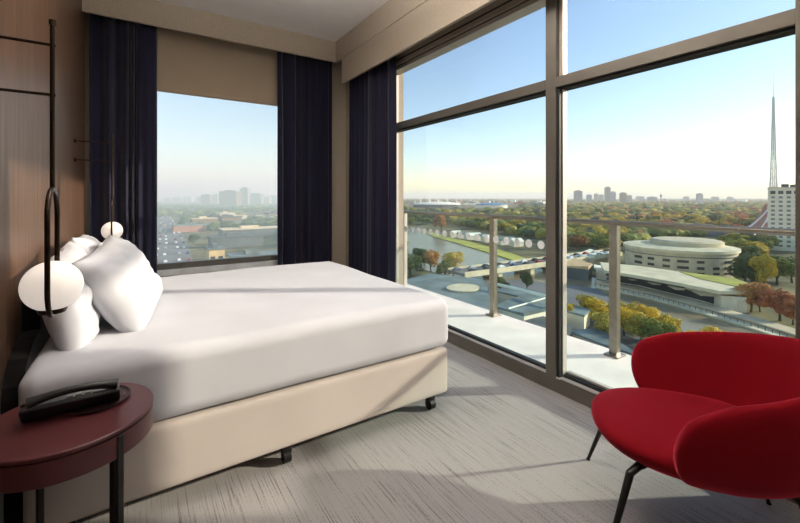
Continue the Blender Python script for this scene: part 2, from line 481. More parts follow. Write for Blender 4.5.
def pillow(label, c, w, h, t, tilt, yaw=0, roll=0, seed=1):
    """leans against the wall: local x = along bed width (world y), local y = up the pillow"""
    o = obj('pillow', pillow_mesh(w/2, h/2, t, seed), M['pillowcase'], None, True)
    tag(o, label, 'pillow', None)
    ex = Vector((0, 1, 0)); ey = Vector((-math.cos(tilt), 0, math.sin(tilt))); ez = Vector((math.sin(tilt), 0, math.cos(tilt)))
    R = Matrix((ex, ey, ez)).transposed().to_4x4()
    R = Matrix.Rotation(yaw, 4, 'Z') @ R @ Matrix.Rotation(roll, 4, 'Z')
    o.matrix_world = Matrix.Translation(c) @ R
    return o
D = math.radians
pillow('white pillow leaning on the dark headboard behind the near bedside globe lamp', (-0.250, 2.34, 0.855), 0.62, 0.41, 0.090, D(76), D(-3), D(5), 2)
pillow('plump white front pillow tilted in the middle of the bed, largest of the pillows', (-0.065, 2.47, 0.866), 0.63, 0.44, 0.110, D(58), D(-12), D(6), 5)
pillow('white pillow against the headboard on the far side of the bed', (-0.25, 3.22, 0.86), 0.66, 0.42, 0.085, D(72), D(2), D(-3), 8)
pillow('front white pillow on the far side of the bed, below the far globe lamp', (-0.09, 3.22, 0.845), 0.62, 0.42, 0.085, D(64), D(-2), 0, 11)

# ------------------------------------------------------------------ bedside globe lamps
def globe_lamp(name, label, loc, mirror=1):
    t = thing(name, label, 'lamp', loc)
    # local origin = globe centre
    R = 0.088
    bm = new_bm(); add_tube(bm, [(0, 0, 0.79), (0, 0, 0.29)], 0.0065, 12)
    add_lathe(bm, [(0, 0.80), (0.009, 0.80), (0.009, 0.785), (0, 0.785)], (0, 0, 0), 14)
    obj('pole', bm, M['darkbrass'], t, 'auto')
    for z in (0.725, 0.575):
        bm = new_bm(); add_tube(bm, [(0.008, 0, z), (XL-loc[0]+0.004, 0, z)], 0.0045, 10)
        b = obj('wall_bracket', bm, M['darkbrass'], t, 'auto')
        bm = new_bm(); add_tube(bm, [(XL-loc[0]+0.014, 0, z), (XL-loc[0]+0.001, 0, z)], 0.016, 16); obj('rosette', bm, M['darkbrass'], b, 'auto')
    # long closed hoop
    pts = []; w = 0.083
    for k in range(13):
        a = PI*k/12; pts.append((0, w*math.cos(a), 0.21+0.082*math.sin(a)))
    for k in range(1, 9): pts.append((0, -w, 0.21-0.21*k/9))
    for k in range(13):
        a = PI+PI*k/12; pts.append((0, w*math.cos(a), 0.0+0.088*math.sin(a)))
    for k in range(1, 9): pts.append((0, w, 0.21*k/9))
    bm = new_bm(); add_tube(bm, pts, 0.0068, 12, closed=True); obj('hoop', bm, M['darkbrass'], t, 'auto')
    bm = new_bm(); pr = [(0.0745*math.sin(PI*k/32), -0.0745*math.cos(PI*k/32)) for k in range(33)]
    pr[0] = (0, pr[0][1]); pr[-1] = (0, pr[-1][1])
    add_lathe(bm, pr, (0, 0, 0), 48); obj('globe_shade', bm, M['globe'], t, True)
    bm = new_bm(); add_lathe(bm, [(0, -0.080), (0.032, -0.080), (0.036, -0.070), (0.036, -0.064), (0, -0.074)], (0, 0, 0), 28); obj('cup', bm, M['darkbrass'], t, 'auto')
    return t
globe_lamp('globe_lamp', 'near white globe wall lamp in a dark metal hoop above the oxblood table', (-0.214, 1.577, 1.034))
globe_lamp('globe_lamp', 'far white globe wall lamp in front of the navy curtain', (-0.175, 4.05, 1.025))

# ------------------------------------------------------------------ bedside table
TX, TY, TR, TZ = -0.175, 1.607, 0.221, 0.62
def table(name, label, x, y):
    t = thing(name, label, 'bedside table', (x, y, 0))
    bm = new_bm(); add_lathe(bm, [(0, TZ-0.016), (TR-0.01, TZ-0.016), (TR, TZ-0.012), (TR, TZ-0.003), (TR-0.003, TZ), (0, TZ)], (0, 0, 0), 96); obj('tabletop', bm, M['table'], t, 'auto')
    bm = new_bm(); add_lathe(bm, [(TR-0.02, TZ-0.018), (TR-0.001, TZ-0.018), (TR-0.001, TZ-0.082), (TR-0.004, TZ-0.085), (TR-0.02, TZ-0.085), (TR-0.02, TZ-0.018)], (0, 0, 0), 96); obj('apron', bm, M['table'], t, 'auto')
    for a in (-53, -127, 62, 118):
        cx, cy = (TR-0.006)*math.cos(D(a)), (TR-0.006)*math.sin(D(a))
        bm = new_bm(); add_box(bm, -0.009, 0.009, -0.009, 0.009, 0, TZ-0.020, 0.002)
        for v in bm.verts:
            v.co = Matrix.Rotation(D(a), 3, 'Z') @ v.co; v.co.x += cx; v.co.y += cy
        obj('leg', bm, M['black'], t)
    return t
table('bedside_table', 'round oxblood bedside table with black legs beside the near corner of the bed', TX, TY)
# leather pad and telephone
bm = new_bm(); add_lathe(bm, [(0, 0.001), (0.088, 0.001), (0.095, 0.004), (0.097, 0.010), (0.092, 0.011), (0.088, 0.006), (0, 0.005)], (0, 0, 0), 48)
pad = obj('leather_tray', bm, M['leather'], None, 'auto'); pad.location = (-0.115, 1.668, TZ); tag(pad, 'round dark leather tray under the telephone on the bedside table', 'tray')
ph = thing('desk_telephone', 'black desk telephone on the round oxblood bedside table', 'telephone', (-0.165, 1.635, TZ+0.011), D(2))
bm = new_bm()   # wedge seen from its tall back
prof = [(-0.030, 0.0), (0.075, 0.0), (0.082, 0.010), (0.080, 0.018), (-0.055, 0.052), (-0.066, 0.046), (-0.054, 0.030)]
add_extrude(bm, prof, 'x', -0.125, 0.115)
bmesh.ops.bevel(bm, geom=[e for e in bm.edges], offset=0.003, segments=2, affect='EDGES')
obj('base', bm, M['phone'], ph, 'auto')
bm = new_bm()
for i in range(4):
    for j in range(3):
        yy = -0.03+i*0.022; zz = 0.053-(yy+0.055)*0.252
        add_box(bm, -0.02+j*0.022, -0.004+j*0.022, yy-0.006, yy+0.006, zz-0.002, zz+0.004, 0.001)
obj('keypad', bm, M['phone_grey'], ph)
bm = new_bm(); add_extrude(bm, [(-0.050, 0.0505), (-0.026, 0.0445), (-0.026, 0.0475), (-0.050, 0.0535)], 'x', 0.045, 0.11); obj('display', bm, M['phone_grey'], ph)
bm = new_bm(); pts = []; rr = []
for k in range(15):
    s = -1+2*k/14; pts.append((0.108*s, -0.046, 0.074-0.014*s*s)); rr.append(0.011+0.006*abs(s)**4)
add_tube(bm, pts, rr, 14); 
hs = obj('handset', bm, M['phone'], ph, 'auto')
bm = new_bm(); pts = [( -0.12-0.012*math.sin(k*0.0)+0.0, -0.04+0.0, 0.06)]
pts = [(-0.118+0.005*math.cos(k*1.4), -0.045+0.09*k/40, 0.055-0.045*k/40+0.005*math.sin(k*1.4)) for k in range(41)]
add_tube(bm, pts, 0.0017, 6); obj('cord', bm, M['phone'], ph, 'auto')

# ------------------------------------------------------------------ red armchair
ch = thing('armchair', 'red upholstered tub armchair with slim black legs by the glass wall', 'armchair', (1.83, 0.650, 0), math.atan2(0.826, -0.563)+D(1.5))
# local: +x forward, z up.  back shell
def shell():
    bm = new_bm(); nu, nv = 72, 28
    rings = []
    TH = D(135)
    for i in range(nu+1):
        s = -1+2*i/nu
        ss = math.copysign(1-(1-abs(s))**1.35, s) if abs(s) > 0 else 0
        th = ss*TH                 # 0 = back
        k = abs(ss)
        rx, ry = 0.355, 0.345
        # tub outline
        cx = -rx*math.cos(th)*(1.0 if abs(th) < PI/2 else 0.62); cy = (0.285+0.03*min(1, abs(th)/(PI/2)))*math.copysign(abs(math.sin(th))**0.85, th)
        cx += 0.02
        if abs(th) > PI/2: cy = math.copysign(0.315+0.03*((abs(th)-PI/2)/(TH-PI/2)), th)
        top = 0.752-0.187*(k**1.4)
        bot = 0.300+0.02*k+0.055*max(0, (k-0.6)/0.4)**1.5
        e = max(0.0, 1-max(0, (k-0.84)/0.16)**2.6)**0.5
        mid = (top+bot)/2+0.01; hh = (top-bot)/2*e; mid = mid*(1)
        tk = 0.030*(0.35+0.65*e) if e > 0.02 else 0.006
        # normal direction outwards
        nx, ny = -math.cos(th), math.sin(th)
        L = math.hypot(nx, ny); nx /= L; ny /= L
        if abs(th) > PI/2: nx, ny = 0, math.copysign(1, th)
        ring = []
        for j in range(nv):
            a = 2*PI*j/nv
            ca, sa = math.cos(a), math.sin(a)
            v = math.copysign(abs(sa)**0.45, sa); wq = math.copysign(abs(ca)**0.8, ca)
            z = mid+hh*v
            rel = (z-0.40)/0.3
            flare = 0.045*rel+0.012*math.sin(PI*min(1, max(0, rel)))
            taper = tk*(1.15-0.30*max(0, v))
            off = wq*taper+flare
            under = max(0, (0.42-z)/0.09)
            off -= 0.05*under**1.6
            ring.append(bm.verts.new((cx+nx*off, cy+ny*off, z)))
        rings.append(ring)
    for a, b in zip(rings, rings[1:]):
        for j in range(nv): bm.faces.new((a[j], a[(j+1) % nv], b[(j+1) % nv], b[j]))
    bm.faces.new(rings[0]); bm.faces.new(rings[-1][::-1])
    bmesh.ops.remove_doubles(bm, verts=bm.verts[:], dist=0.0004)
    return bm
obj('back_shell', shell(), M['red'], ch, True)
def seat():
    bm = new_bm(); n = 40; segs = 72; rings = []
    for i in range(n+1):
        a = -PI/2+PI*i/n
        zz = math.copysign(abs(math.sin(a))**0.75, math.sin(a)); rr = abs(math.cos(a))**0.36
        ring = []
        for k in range(segs):
            t = 2*PI*k/segs
            ct, st = math.cos(t), math.sin(t)
            ex = 0.372 if ct > 0 else 0.31
            x = ex*math.copysign(abs(ct)**0.82, ct); y = 0.30*math.copysign(abs(st)**0.80, st)
            if ct > 0: y *= 1-0.02*ct
            low = zz < 0
            q = rr*(1-0.10*(-zz) if low else 1)
            z = 0.386+(0.050*zz if not low else 0.080*zz)
            if not low: z += 0.012*(1-(rr))+0.004*(x*q/0.38 if x > 0 else 0)-0.006
            ring.append(bm.verts.new((x*q+0.01, y*q, z)))
        rings.append(ring)
    for a, b in zip(rings, rings[1:]):
        for k in range(segs): bm.faces.new((a[k], a[(k+1) % segs], b[(k+1) % segs], b[k]))
    bmesh.ops.remove_doubles(bm, verts=bm.verts[:], dist=0.0004)
    return bm
obj('seat', seat(), M['red'], ch, True)
for fx, fy, tx, ty in ((0.372, 0.312, 0.27, 0.24), (0.372, -0.312, 0.27, -0.24), (-0.32, 0.27, -0.2, 0.2), (-0.32, -0.27, -0.2, -0.2)):
    bm = new_bm()
    add_tube(bm, [(tx*0.72, ty*0.72, 0.334), (tx*0.93, ty*0.93, 0.334), (tx+(fx-tx)*0.10, ty+(fy-ty)*0.10, 0.318), (tx+(fx-tx)*0.5, ty+(fy-ty)*0.5, 0.175), (fx, fy, 0.004)], [0.012, 0.014, 0.0135, 0.011, 0.007], 12)
    lg = obj('leg', bm, M['black'], ch, 'auto')
    bm = new_bm(); add_lathe(bm, [(0, 0.0), (0.009, 0.0), (0.009, 0.006), (0, 0.006)], (fx, fy, 0), 12); obj('foot_glide', bm, M['rubber'], lg)
bm = new_bm()
add_box(bm, -0.19, 0.22, -0.02, 0.02, 0.322, 0.340, 0.003); add_box(bm, 0.16, 0.20, -0.20, 0.20, 0.322, 0.340, 0.003); add_box(bm, -0.19, -0.15, -0.17, 0.17, 0.322, 0.340, 0.003)
obj('under_frame', bm, M['black'], ch)

# ================================================================== THE CITY BELOW
GZ = -38.7
CY, SY = math.cos(D(33.4)), math.sin(D(33.4))
def spot(px, py, z=GZ):
    """a bearing and a depression seen from the room -> the place on the ground (or at height z)"""
    a = (px-400)/398; b = -(py-197.5)/398
    t = (z-1.3)/b
    return Vector(((CY*a+SY)*t, (-SY*a+CY)*t, z))
def spotd(px, d, z=GZ):
    a = (px-400)/398
    return Vector(((CY*a+SY)*d, (-SY*a+CY)*d, z))

# materials
def mat_leaf(name, cols):
    a = N(name)
    oi = a.n('ShaderNodeObjectInfo'); v = a.coord('Object')
    t = a.n('ShaderNodeTexNoise', Scale=1.1, Detail=4.0, Roughness=0.7); a.l(v, t.inputs['Vector'])
    add = a.n('ShaderNodeMath', operation='MULTIPLY_ADD'); add.inputs[1].default_value = 0.45
    a.l(oi.outputs['Random'], add.inputs[0]); a.l(t.outputs[0], add.inputs[2])
    a.l(a.ramp(add.outputs[0], [(0.35, S(cols[0])), (0.7, S(cols[1])), (1.0, S(cols[2]))]), a.b.inputs['Base Color'])
    a.b.inputs['Roughness'].default_value = 0.8; a.b.inputs['Specular IOR Level'].default_value = 0.2
    return a.m
LEAF = {
 'green': mat_leaf('leaf_green', ((86, 96, 44), (133, 136, 61), (186, 174, 81))),
 'dark': mat_leaf('leaf_dark', ((57, 70, 44), (84, 96, 55), (121, 125, 66))),
 'olive': mat_leaf('leaf_olive', ((128, 122, 57), (188, 167, 74), (230, 198, 88))),
 'yellow': mat_leaf('leaf_yellow', ((158, 141, 48), (223, 188, 63), (245, 212, 79))),
 'orange': mat_leaf('leaf_orange', ((142, 92, 56), (188, 126, 74), (214, 160, 92))),
 'rust': mat_leaf('leaf_rust', ((128, 77, 55), (181, 108, 70), (208, 141, 92))),
}
M['bark'] = simple('tree_bark', (84, 70, 58), 0.9)
M['ground'] = simple('parkland_ground', (104, 96, 58), 0.95, 0, 0.45, 0.05)
M['grass'] = simple('bank_grass', (186, 180, 81), 0.95, 0, 0.15, 0.08)
M['asphalt'] = simple('asphalt', (118, 116, 115), 0.9, 0, 0.08, 0.05)
M['paving'] = simple('pale_paving', (212, 189, 155), 0.85, 0, 0.12, 0.12)
M['stone'] = simple('pale_stone', (222, 206, 172), 0.85, 0, 0.08, 0.2)
M['concrete'] = simple('concrete', (210, 192, 160), 0.85, 0, 0.08, 0.2)
M['roofgrey'] = simple('blue_grey_roof', (118, 129, 126), 0.65, 0.0, 0.22, 0.12)
M['roofdark'] = simple('dark_roof', (86, 92, 94), 0.7, 0, 0.15, 0.08)
M['roofwhite'] = simple('white_roof', (245, 244, 224), 0.7, 0, 0.05, 0.1)
M['roofred'] = simple('terracotta_roof', (182, 101, 77), 0.8, 0, 0.1, 0.2)
M['roofblue'] = simple('blue_roof', (84, 140, 176), 0.6, 0, 0.05, 0.1)
M['tan'] = simple('tan_wall', (209, 173, 128), 0.8, 0, 0.08, 0.2)
M['white'] = simple('white_wall', (242, 230, 204), 0.7, 0, 0.04, 0.2)
M['darkglass'] = simple('dark_glazing', (52, 58, 64), 0.25, 0, 0.05, 1)
M['paleglass'] = simple('pale_glazing', (132, 132, 126), 0.3, 0, 0.05, 1)
M['steel'] = simple('white_steel', (226, 224, 220), 0.5, 0.1, 0.02)
M['copper'] = simple('theatre_skirt', (176, 124, 104), 0.7, 0, 0.06, 0.1)
def mat_water():
    a = N('river_water')
    v = a.coord('Object'); t = a.n('ShaderNodeTexNoise', Scale=0.35, Detail=4.0); a.l(v, t.inputs['Vector'])
    a.b.inputs['Base Color'].default_value = S((150, 132, 102)); a.b.inputs['Roughness'].default_value = 0.22
    a.b.inputs['IOR'].default_value = 1.33; a.bump(t.outputs[0], 0.25, 0.15)
    return a.m
M['water'] = mat_water()
def mat_facade(name, wall, win, sx=3.2, sz=3.1, wfrac=0.55):
    """storeys and bays as a surface pattern for distant towers"""
    a = N(name); tc = a.n('ShaderNodeTexCoord'); sep = a.n('ShaderNodeSeparateXYZ'); a.l(tc.outputs['Object'], sep.inputs[0])
    ad = a.n('ShaderNodeMath', operation='ADD'); a.l(sep.outputs[0], ad.inputs[0]); a.l(sep.outputs[1], ad.inputs[1])
    def cell(o, s, f):
        d = a.n('ShaderNodeMath', operation='DIVIDE'); d.inputs[1].default_value = s; a.l(o, d.inputs[0])
        fr = a.n('ShaderNodeMath', operation='FRACT'); a.l(d.outputs[0], fr.inputs[0])
        lt = a.n('ShaderNodeMath', operation='LESS_THAN'); lt.inputs[1].default_value = f; a.l(fr.outputs[0], lt.inputs[0]); return lt.outputs[0]
    mu = a.n('ShaderNodeMath', operation='MULTIPLY'); a.l(cell(ad.outputs[0], sx, wfrac), mu.inputs[0]); a.l(cell(sep.outputs[2], sz, 0.5), mu.inputs[1])
    mx = a.n('ShaderNodeMix', data_type='RGBA'); a.l(mu.outputs[0], mx.inputs[0]); mx.inputs[6].default_value = S(wall); mx.inputs[7].default_value = S(win)
    a.l(mx.outputs[2], a.b.inputs['Base Color']); a.b.inputs['Roughness'].default_value = 0.7
    return a.m
FAC = [mat_facade('facade_grey', (158, 152, 148), (92, 94, 100)), mat_facade('facade_cream', (206, 194, 172), (112, 108, 104)),
       mat_facade('facade_brown', (140, 116, 98), (84, 76, 72)), mat_facade('facade_blue', (136, 146, 158), (80, 92, 108)), mat_facade('facade_white', (222, 216, 204), (140, 138, 134))]

# ground as far as the horizon
bm = new_bm(); add_box(bm, -9000, 14000, 40, 14000, GZ-6, GZ); add_box(bm, 30, 14000, -9000, 40, GZ-6, GZ)
g = struct('floor_city_ground', bm, M['ground']); g.name = 'ground'

def flat(name, pix, m, dz, label=None, cat=None, kind=None, thick=0.1):
    bm = new_bm(); pts = [spot(*p) for p in pix]
    add_prism(bm, [(p.x, p.y) for p in pts], GZ-0.5, GZ+dz)
    o = obj(name, bm, m)
    if kind: o['kind'] = kind
    if label: tag(o, label, cat)
    return o
flat('river_water', [(398, 226), (424, 227), (431, 236), (460, 244), (500, 256), (522, 264), (560, 274), (600, 279), (650, 284), (700, 300), (760, 320), (810, 338), (860, 350), (860, 380), (780, 362), (700, 342), (655, 330), (620, 312), (590, 298), (560, 290), (500, 284), (470, 280), (430, 272), (398, 262)], M['water'], 0.25, kind='structure')
flat('river_bank', [(426, 231.5), (440, 235.5), (475, 244), (510, 254), (536, 263), (540, 268), (520, 264), (500, 257), (460, 245), (430, 236), (423, 231)], M['grass'], 0.9, kind='structure')
flat('street', [(150, 262), (195, 268), (188, 245), (178, 226), (170, 214), (163, 210), (158, 214), (153, 235)], M['asphalt'], 0.12, kind='structure')
flat('plaza', [(398, 300), (440, 282), (520, 280), (600, 290), (640, 330), (700, 350), (640, 420), (398, 380)], M['asphalt'], 0.35, kind='structure')

# ---- trees ---------------------------------------------------------------
def tree_crown(bm, h, r, nleaf, rnd, ls=0.55):
    blobs = []
    nb = 13
    for k in range(nb):
        a = rnd.uniform(0, 2*PI); q = rnd.uniform(0.15, 0.75)*r
        zz = h*(0.38+0.42*rnd.random()); 
        blobs.append((Vector((q*math.cos(a), q*math.sin(a), zz)), r*rnd.uniform(0.30, 0.48)))
    blobs.append((Vector((0, 0, h*0.72)), r*0.55))
    for k in range(nleaf):
        c, br = rnd.choice(blobs)
        d = Vector((rnd.gauss(0, 1), rnd.gauss(0, 1), rnd.gauss(0.25, 1))).normalized()
        p = c+d*br*rnd.uniform(0.72, 1.05)
        nrm = (d+Vector((rnd.uniform(-.7, .7), rnd.uniform(-.7, .7), rnd.uniform(-.7, .7)))).normalized()
        u = nrm.orthogonal().normalized(); w = nrm.cross(u); s = ls*rnd.uniform(0.6, 1.3)
        vs = [bm.verts.new(p+u*s*0.5), bm.verts.new(p+w*s*0.35+nrm*s*0.1), bm.verts.new(p-u*s*0.5), bm.verts.new(p-w*s*0.35-nrm*s*0.1)]
        bm.faces.new(vs)
def add_trunk(bm, h, r, rnd):
    add_tube(bm, [(0, 0, 0), (0.05*r, 0, h*0.25), (0, 0.05*r, h*0.6)], [0.05*h*0.6, 0.035*h*0.6, 0.012*h], 7)
    for k in range(4):
        a = 2*PI*k/4+rnd.random(); add_tube(bm, [(0, 0, h*0.22), (0.3*r*math.cos(a), 0.3*r*math.sin(a), h*0.42), (0.5*r*math.cos(a), 0.5*r*math.sin(a), h*0.6)], [0.02*h, 0.014*h, 0.006*h], 5)
CROWNS = {}; BIG = {}
def crown_mesh(kind, var, big):
    key = (kind, var, big)
    if key not in CROWNS:
        rnd = random.Random(hash((kind, var)) % 1000 if False else (len(CROWNS)*17+5))
        bm = new_bm(); tree_crown(bm, 1.0, 0.42, 3600 if big else 1100, rnd, 0.055 if big else 0.10)
        if not big: add_trunk(bm, 1.0, 0.42, rnd)
        me = bpy.data.meshes.new('tree_crown'); bm.to_mesh(me); bm.free(); me.materials.append(LEAF[kind])
        CROWNS[key] = me
    return CROWNS[key]
bm = new_bm(); add_trunk(bm, 1.0, 0.42, random.Random(3)); TR_ME = bpy.data.meshes.new('trunk'); bm.to_mesh(TR_ME); bm.free(); TR_ME.materials.append(M['bark'])
trnd = random.Random(21)
def tree_big(p, h, w, kind, label, group=None):
    t = thing('tree', label, 'tree', p, trnd.uniform(0, 6.28), group); t.scale = (h*w, h*w, h)
    c = bpy.data.objects.new('tree_crown', crown_mesh(kind, trnd.randrange(3), True)); COL.objects.link(c); c.parent = t
    k = bpy.data.objects.new('trunk', TR_ME); COL.objects.link(k); k.parent = t
    return t
def tree_small(p, h, w, kind, label, group):
    o = bpy.data.objects.new('tree', crown_mesh(kind, trnd.randrange(3), False)); COL.objects.link(o)
    o.location = p; o.rotation_euler = (0, 0, trnd.uniform(0, 6.28)); o.scale = (h*w, h*w, h)
    return tag(o, label, 'tree', group)

# the grove below the balcony (right pane) on the near bank
GR = 'yellow and olive trees on the near riverbank'
for (px, py, h, w, k) in [(574, 322, 6, 1.2, 'yellow'), (588, 318, 8, 1.1, 'olive'), (600, 325, 8.5, 1.2, 'yellow'), (604, 340, 8, 1.2, 'olive'), (616, 322, 8, 1.2, 'olive'), (624, 337, 9, 1.2, 'yellow'), (636, 328, 8.5, 1.2, 'olive'),
                          (641, 344, 9, 1.2, 'olive'), (652, 332, 8, 1.2, 'yellow'), (656, 350, 8.5, 1.2, 'green'), (668, 342, 7.5, 1.2, 'yellow'), (676, 353, 7, 1.2, 'olive'), (690, 356, 6.5, 1.2, 'yellow'), (702, 362, 7, 1.2, 'olive'), (716, 360, 8, 1.2, 'yellow'), (770, 368, 8, 1.2, 'yellow'), (788, 372, 8, 1.2, 'olive'), (745, 366, 7, 1.2, 'olive')]:
    tree_big(spot(px, py), h, w, k, 'yellowing tree in the grove on the near riverbank below the balcony', GR)
tree_big(spot(569, 325), 7, 0.9, 'yellow', 'small bright yellow tree beside the mullion below the pale roofs')
tree_big(spot(421, 268), 12, 1.2, 'dark', 'dark green tree at the left river edge')
tree_big(spot(431, 272), 13, 1.1, 'orange', 'orange autumn tree on the near bank of the wide river bend')
tree_big(spot(410, 276), 12, 1.4, 'dark', 'dark tree beside the curtain on the near river bank')
tree_big(spot(445, 279), 10, 1.1, 'dark', 'short dark tree between the orange tree and the olive tree')
tree_big(spot(453, 276), 13, 1.1, 'olive', 'olive green tree at the river edge left of the bridge')
tree_big(spot(441, 232), 22, 1.0, 'orange', 'tall orange autumn tree on the tip of the green bank')
tree_big(spot(500, 292), 7, 1.3, 'dark', 'low dark tree at the near end of the road bridge')
tree_big(spot(527, 292), 9, 0.8, 'dark', 'slender dark tree among the pale roofs')
tree_big(spot(764, 290), 16, 0.75, 'yellow', 'bright yellow green tree beside the white apartment tower')
tree_big(spot(745, 284), 14, 1.3, 'dark', 'dark green tree behind the terrace of the round hall')
tree_big(spot(752, 288), 12, 1.2, 'dark', 'second dark tree left of the yellow green tree')
tree_big(spot(777, 285), 14, 1.3, 'green', 'mid green tree at the foot of the white tower')
tree_big(spot(792, 283), 13, 1.3, 'dark', 'dark tree at the right foot of the white tower')
tree_big(spot(751, 312), 11.0, 1.2, 'orange', 'rust orange tree beside the end of the long white riverside building')
tree_big(spot(760, 312), 8.5, 1.1, 'rust', 'brown autumn tree touching the rust orange tree')
tree_big(spot(780, 321), 11, 1.25, 'rust', 'left one of the two brown trees on the promenade at the right edge')
tree_big(spot(793, 325), 10.0, 1.1, 'rust', 'right one of the two brown trees on the promenade at the right edge')

# parkland trees: individual crowns
PK = 'trees of the parkland beyond the river'
kinds_r = ['green', 'olive', 'dark', 'orange', 'rust', 'olive', 'yellow', 'green']
n_park = 0
def scatter(n, x0, x1, y0, y1, kinds, label, group, hmin=9, hmax=15, skip=None, bias=1.0):
    for k in range(n):
        px = trnd.uniform(x0, x1); py = y0+(y1-y0)*trnd.random()**bias
        if skip and skip(px, py): continue
        tree_small(spot(px, py), trnd.uniform(hmin, hmax), trnd.uniform(1.3, 2.0), trnd.choice(kinds), label, group)
scatter(62, 560, 640, 214, 243, ['green', 'olive', 'dark', 'green', 'olive', 'yellow'], 'green or yellowing tree of the parkland behind the glass railing', PK, 10, 15)
scatter(80, 640, 775, 208, 236, kinds_r, 'green or autumn coloured tree of the parkland behind the round hall', 'trees behind the round hall', 10, 16)
scatter(75, 446, 545, 216, 238, ['dark', 'green', 'green', 'olive', 'dark', 'yellow'], 'tree of the wooded far bank beyond the green river strip', 'trees on the far bank', 10, 15, lambda x, y: y > 226+(x-446)*0.13)
scatter(22, 405, 450, 216, 225, ['dark', 'green', 'dark'], 'hazy dark tree on the shore behind the wide river bend', 'trees behind the river bend', 10, 15)
scatter(46, 170, 285, 214, 250, ['dark', 'green', 'dark', 'olive'], 'hazy green tree among the blocks seen through the back window', 'trees seen through the back window', 8, 13, lambda x, y: (200 < x < 290 and y > 232) or x < 186+(y-214)*0.2)

scatter(14, 722, 768, 246, 262, ['dark', 'green', 'olive'], 'dark or olive tree standing between the round hall and the white apartment tower', 'trees between the hall and the tower', 10, 14)
scatter(16, 558, 622, 244, 251, ['green', 'olive', 'dark', 'orange'], 'green or autumn tree near the far bridge end left of the round hall', 'trees at the far bridge end', 8, 12)
# far canopy, uncountable: one object
def far_canopy():
    rnd = random.Random(5); bm = new_bm(); lay = []
    base = bmesh.new(); bmesh.ops.create_icosphere(base, subdivisions=2, radius=1.0)
    bv = [v.co.copy() for v in base.verts]; bf = [[v.index for v in f.verts] for f in base.faces]; base.free()
    verts = []; faces = []; mi = []
    for k in range(7300):
        if k >= 6100: px = rnd.uniform(286, 400); py = 199.5+rnd.random()**1.2*48
        elif k >= 5600: px = rnd.uniform(184, 284); py = rnd.uniform(207, 231)
        elif k >= 5100: px = rnd.uniform(558, 642); py = rnd.uniform(211, 246)
        elif k >= 4500: px = rnd.uniform(640, 780); py = rnd.uniform(206, 237 if px < 700 else 224)
        elif k >= 4200: px = rnd.uniform(440, 550); py = rnd.uniform(213, 222+(px-440)*0.17)
        elif k % 3 == 0: px = rnd.uniform(120, 300); py = 199.2+rnd.random()**1.6*18
        else: px = rnd.uniform(396, 800); py = 198.9+rnd.random()**1.7*16
        p = spot(px, py)
        if 405 < px < 520 and 203 < py < 212: continue
        h = rnd.uniform(8, 15)*(0.72 if k >= 4200 else 1); w = rnd.uniform(0.7, 1.3)*h*0.75*(1+p.length/6000)
        s = len(verts); off = Vector((k*3.7, 0, 0))
        for v in bv:
            d = 1+0.35*noise.noise(v*1.8+off)
            verts.append((p.x+v.x*w*d, p.y+v.y*w*d, GZ+h*0.45+v.z*h*0.55*d))
        m = rnd.choice((0, 1, 2, 2, 2, 0, 0, 3) if px > 560 else ((0, 1, 1, 2, 0) if px > 390 else (1, 1, 1, 0)))
        for f in bf: faces.append([s+i for i in f]); mi.append(m)
    me = bpy.data.meshes.new('tree_canopy'); me.from_pydata(verts, [], faces)
    for k in ('green', 'dark', 'olive', 'orange', 'rust'): me.materials.append(LEAF[k])
    me.polygons.foreach_set('material_index', mi); me.update()
    o = bpy.data.objects.new('tree_canopy', me); COL.objects.link(o)
    tag(o, 'hazy mass of distant trees reaching to the horizon', 'trees', kind='stuff')
far_canopy()

# ---- buildings -----------------------------------------------------------
def oriented(p, rz, name, label, cat, group=None): return thing(name, label, cat, p, rz, group)
SIGHT = -D(33.4)     # facing the room squarely
def tower(p, w, d, h, m, label, group, cap=True, rz=None):
    bm = new_bm(); add_box(bm, -w/2, w/2, -d/2, d/2, 0, h)
    if cap: add_box(bm, -w*0.28, w*0.25, -d*0.25, d*0.25, h, h*1.06+1)
    add_box(bm, -w/2-0.6, w/2+0.6, -d/2-0.6, d/2+0.6, h-1.2, h+0.4)
    o = obj('tower_block', bm, m); o.location = p; o.rotation_euler = (0, 0, SIGHT if rz is None else rz)
    return tag(o, label, 'building', group)
SK = 'distant towers on the skyline above the parkland'
def far_tower(px, d, wpx, top_py, m, label, group, **k):
    h = 1.3-GZ+(197.5-top_py)/398*d
    tower(spotd(px, d), wpx/398*d, wpx/398*d*0.8, h, m, label, group, **k)
far_tower(578, 3200, 6.5, 191, FAC[0], 'broad grey tower at the left end of the skyline beside the mullion', None)
far_tower(589, 3600, 4, 195, FAC[3], 'low hazy tower on the skyline above the parkland', SK)
far_tower(596, 3600, 3, 194, FAC[1], 'low hazy tower on the skyline above the parkland', SK)
far_tower(607.5, 3200, 4.5, 187.5, FAC[0], 'tallest hazy tower of the right hand skyline cluster', None)
far_tower(613, 3500, 4, 192, FAC[3], 'low hazy tower on the skyline above the parkland', SK)
far_tower(601, 3900, 4, 195, FAC[1], 'low hazy tower on the skyline above the parkland', SK)
far_tower(623, 3000, 5, 193, FAC[2], 'squat brown tower right of the tallest skyline tower', None)
far_tower(629, 3400, 4, 195.5, FAC[0], 'low hazy tower on the skyline above the parkland', SK)
far_tower(640, 3800, 6, 196.5, FAC[4], 'low hazy tower on the skyline above the parkland', SK)
far_tower(652, 3700, 7, 197, FAC[3], 'low hazy tower on the skyline above the parkland', SK)
far_tower(699.5, 2100, 4.5, 194, FAC[4], 'lone white tower with pointed cap beyond the parkland trees', None)
far_tower(715, 3800, 5, 197, FAC[1], 'low hazy tower on the skyline above the parkland', SK)
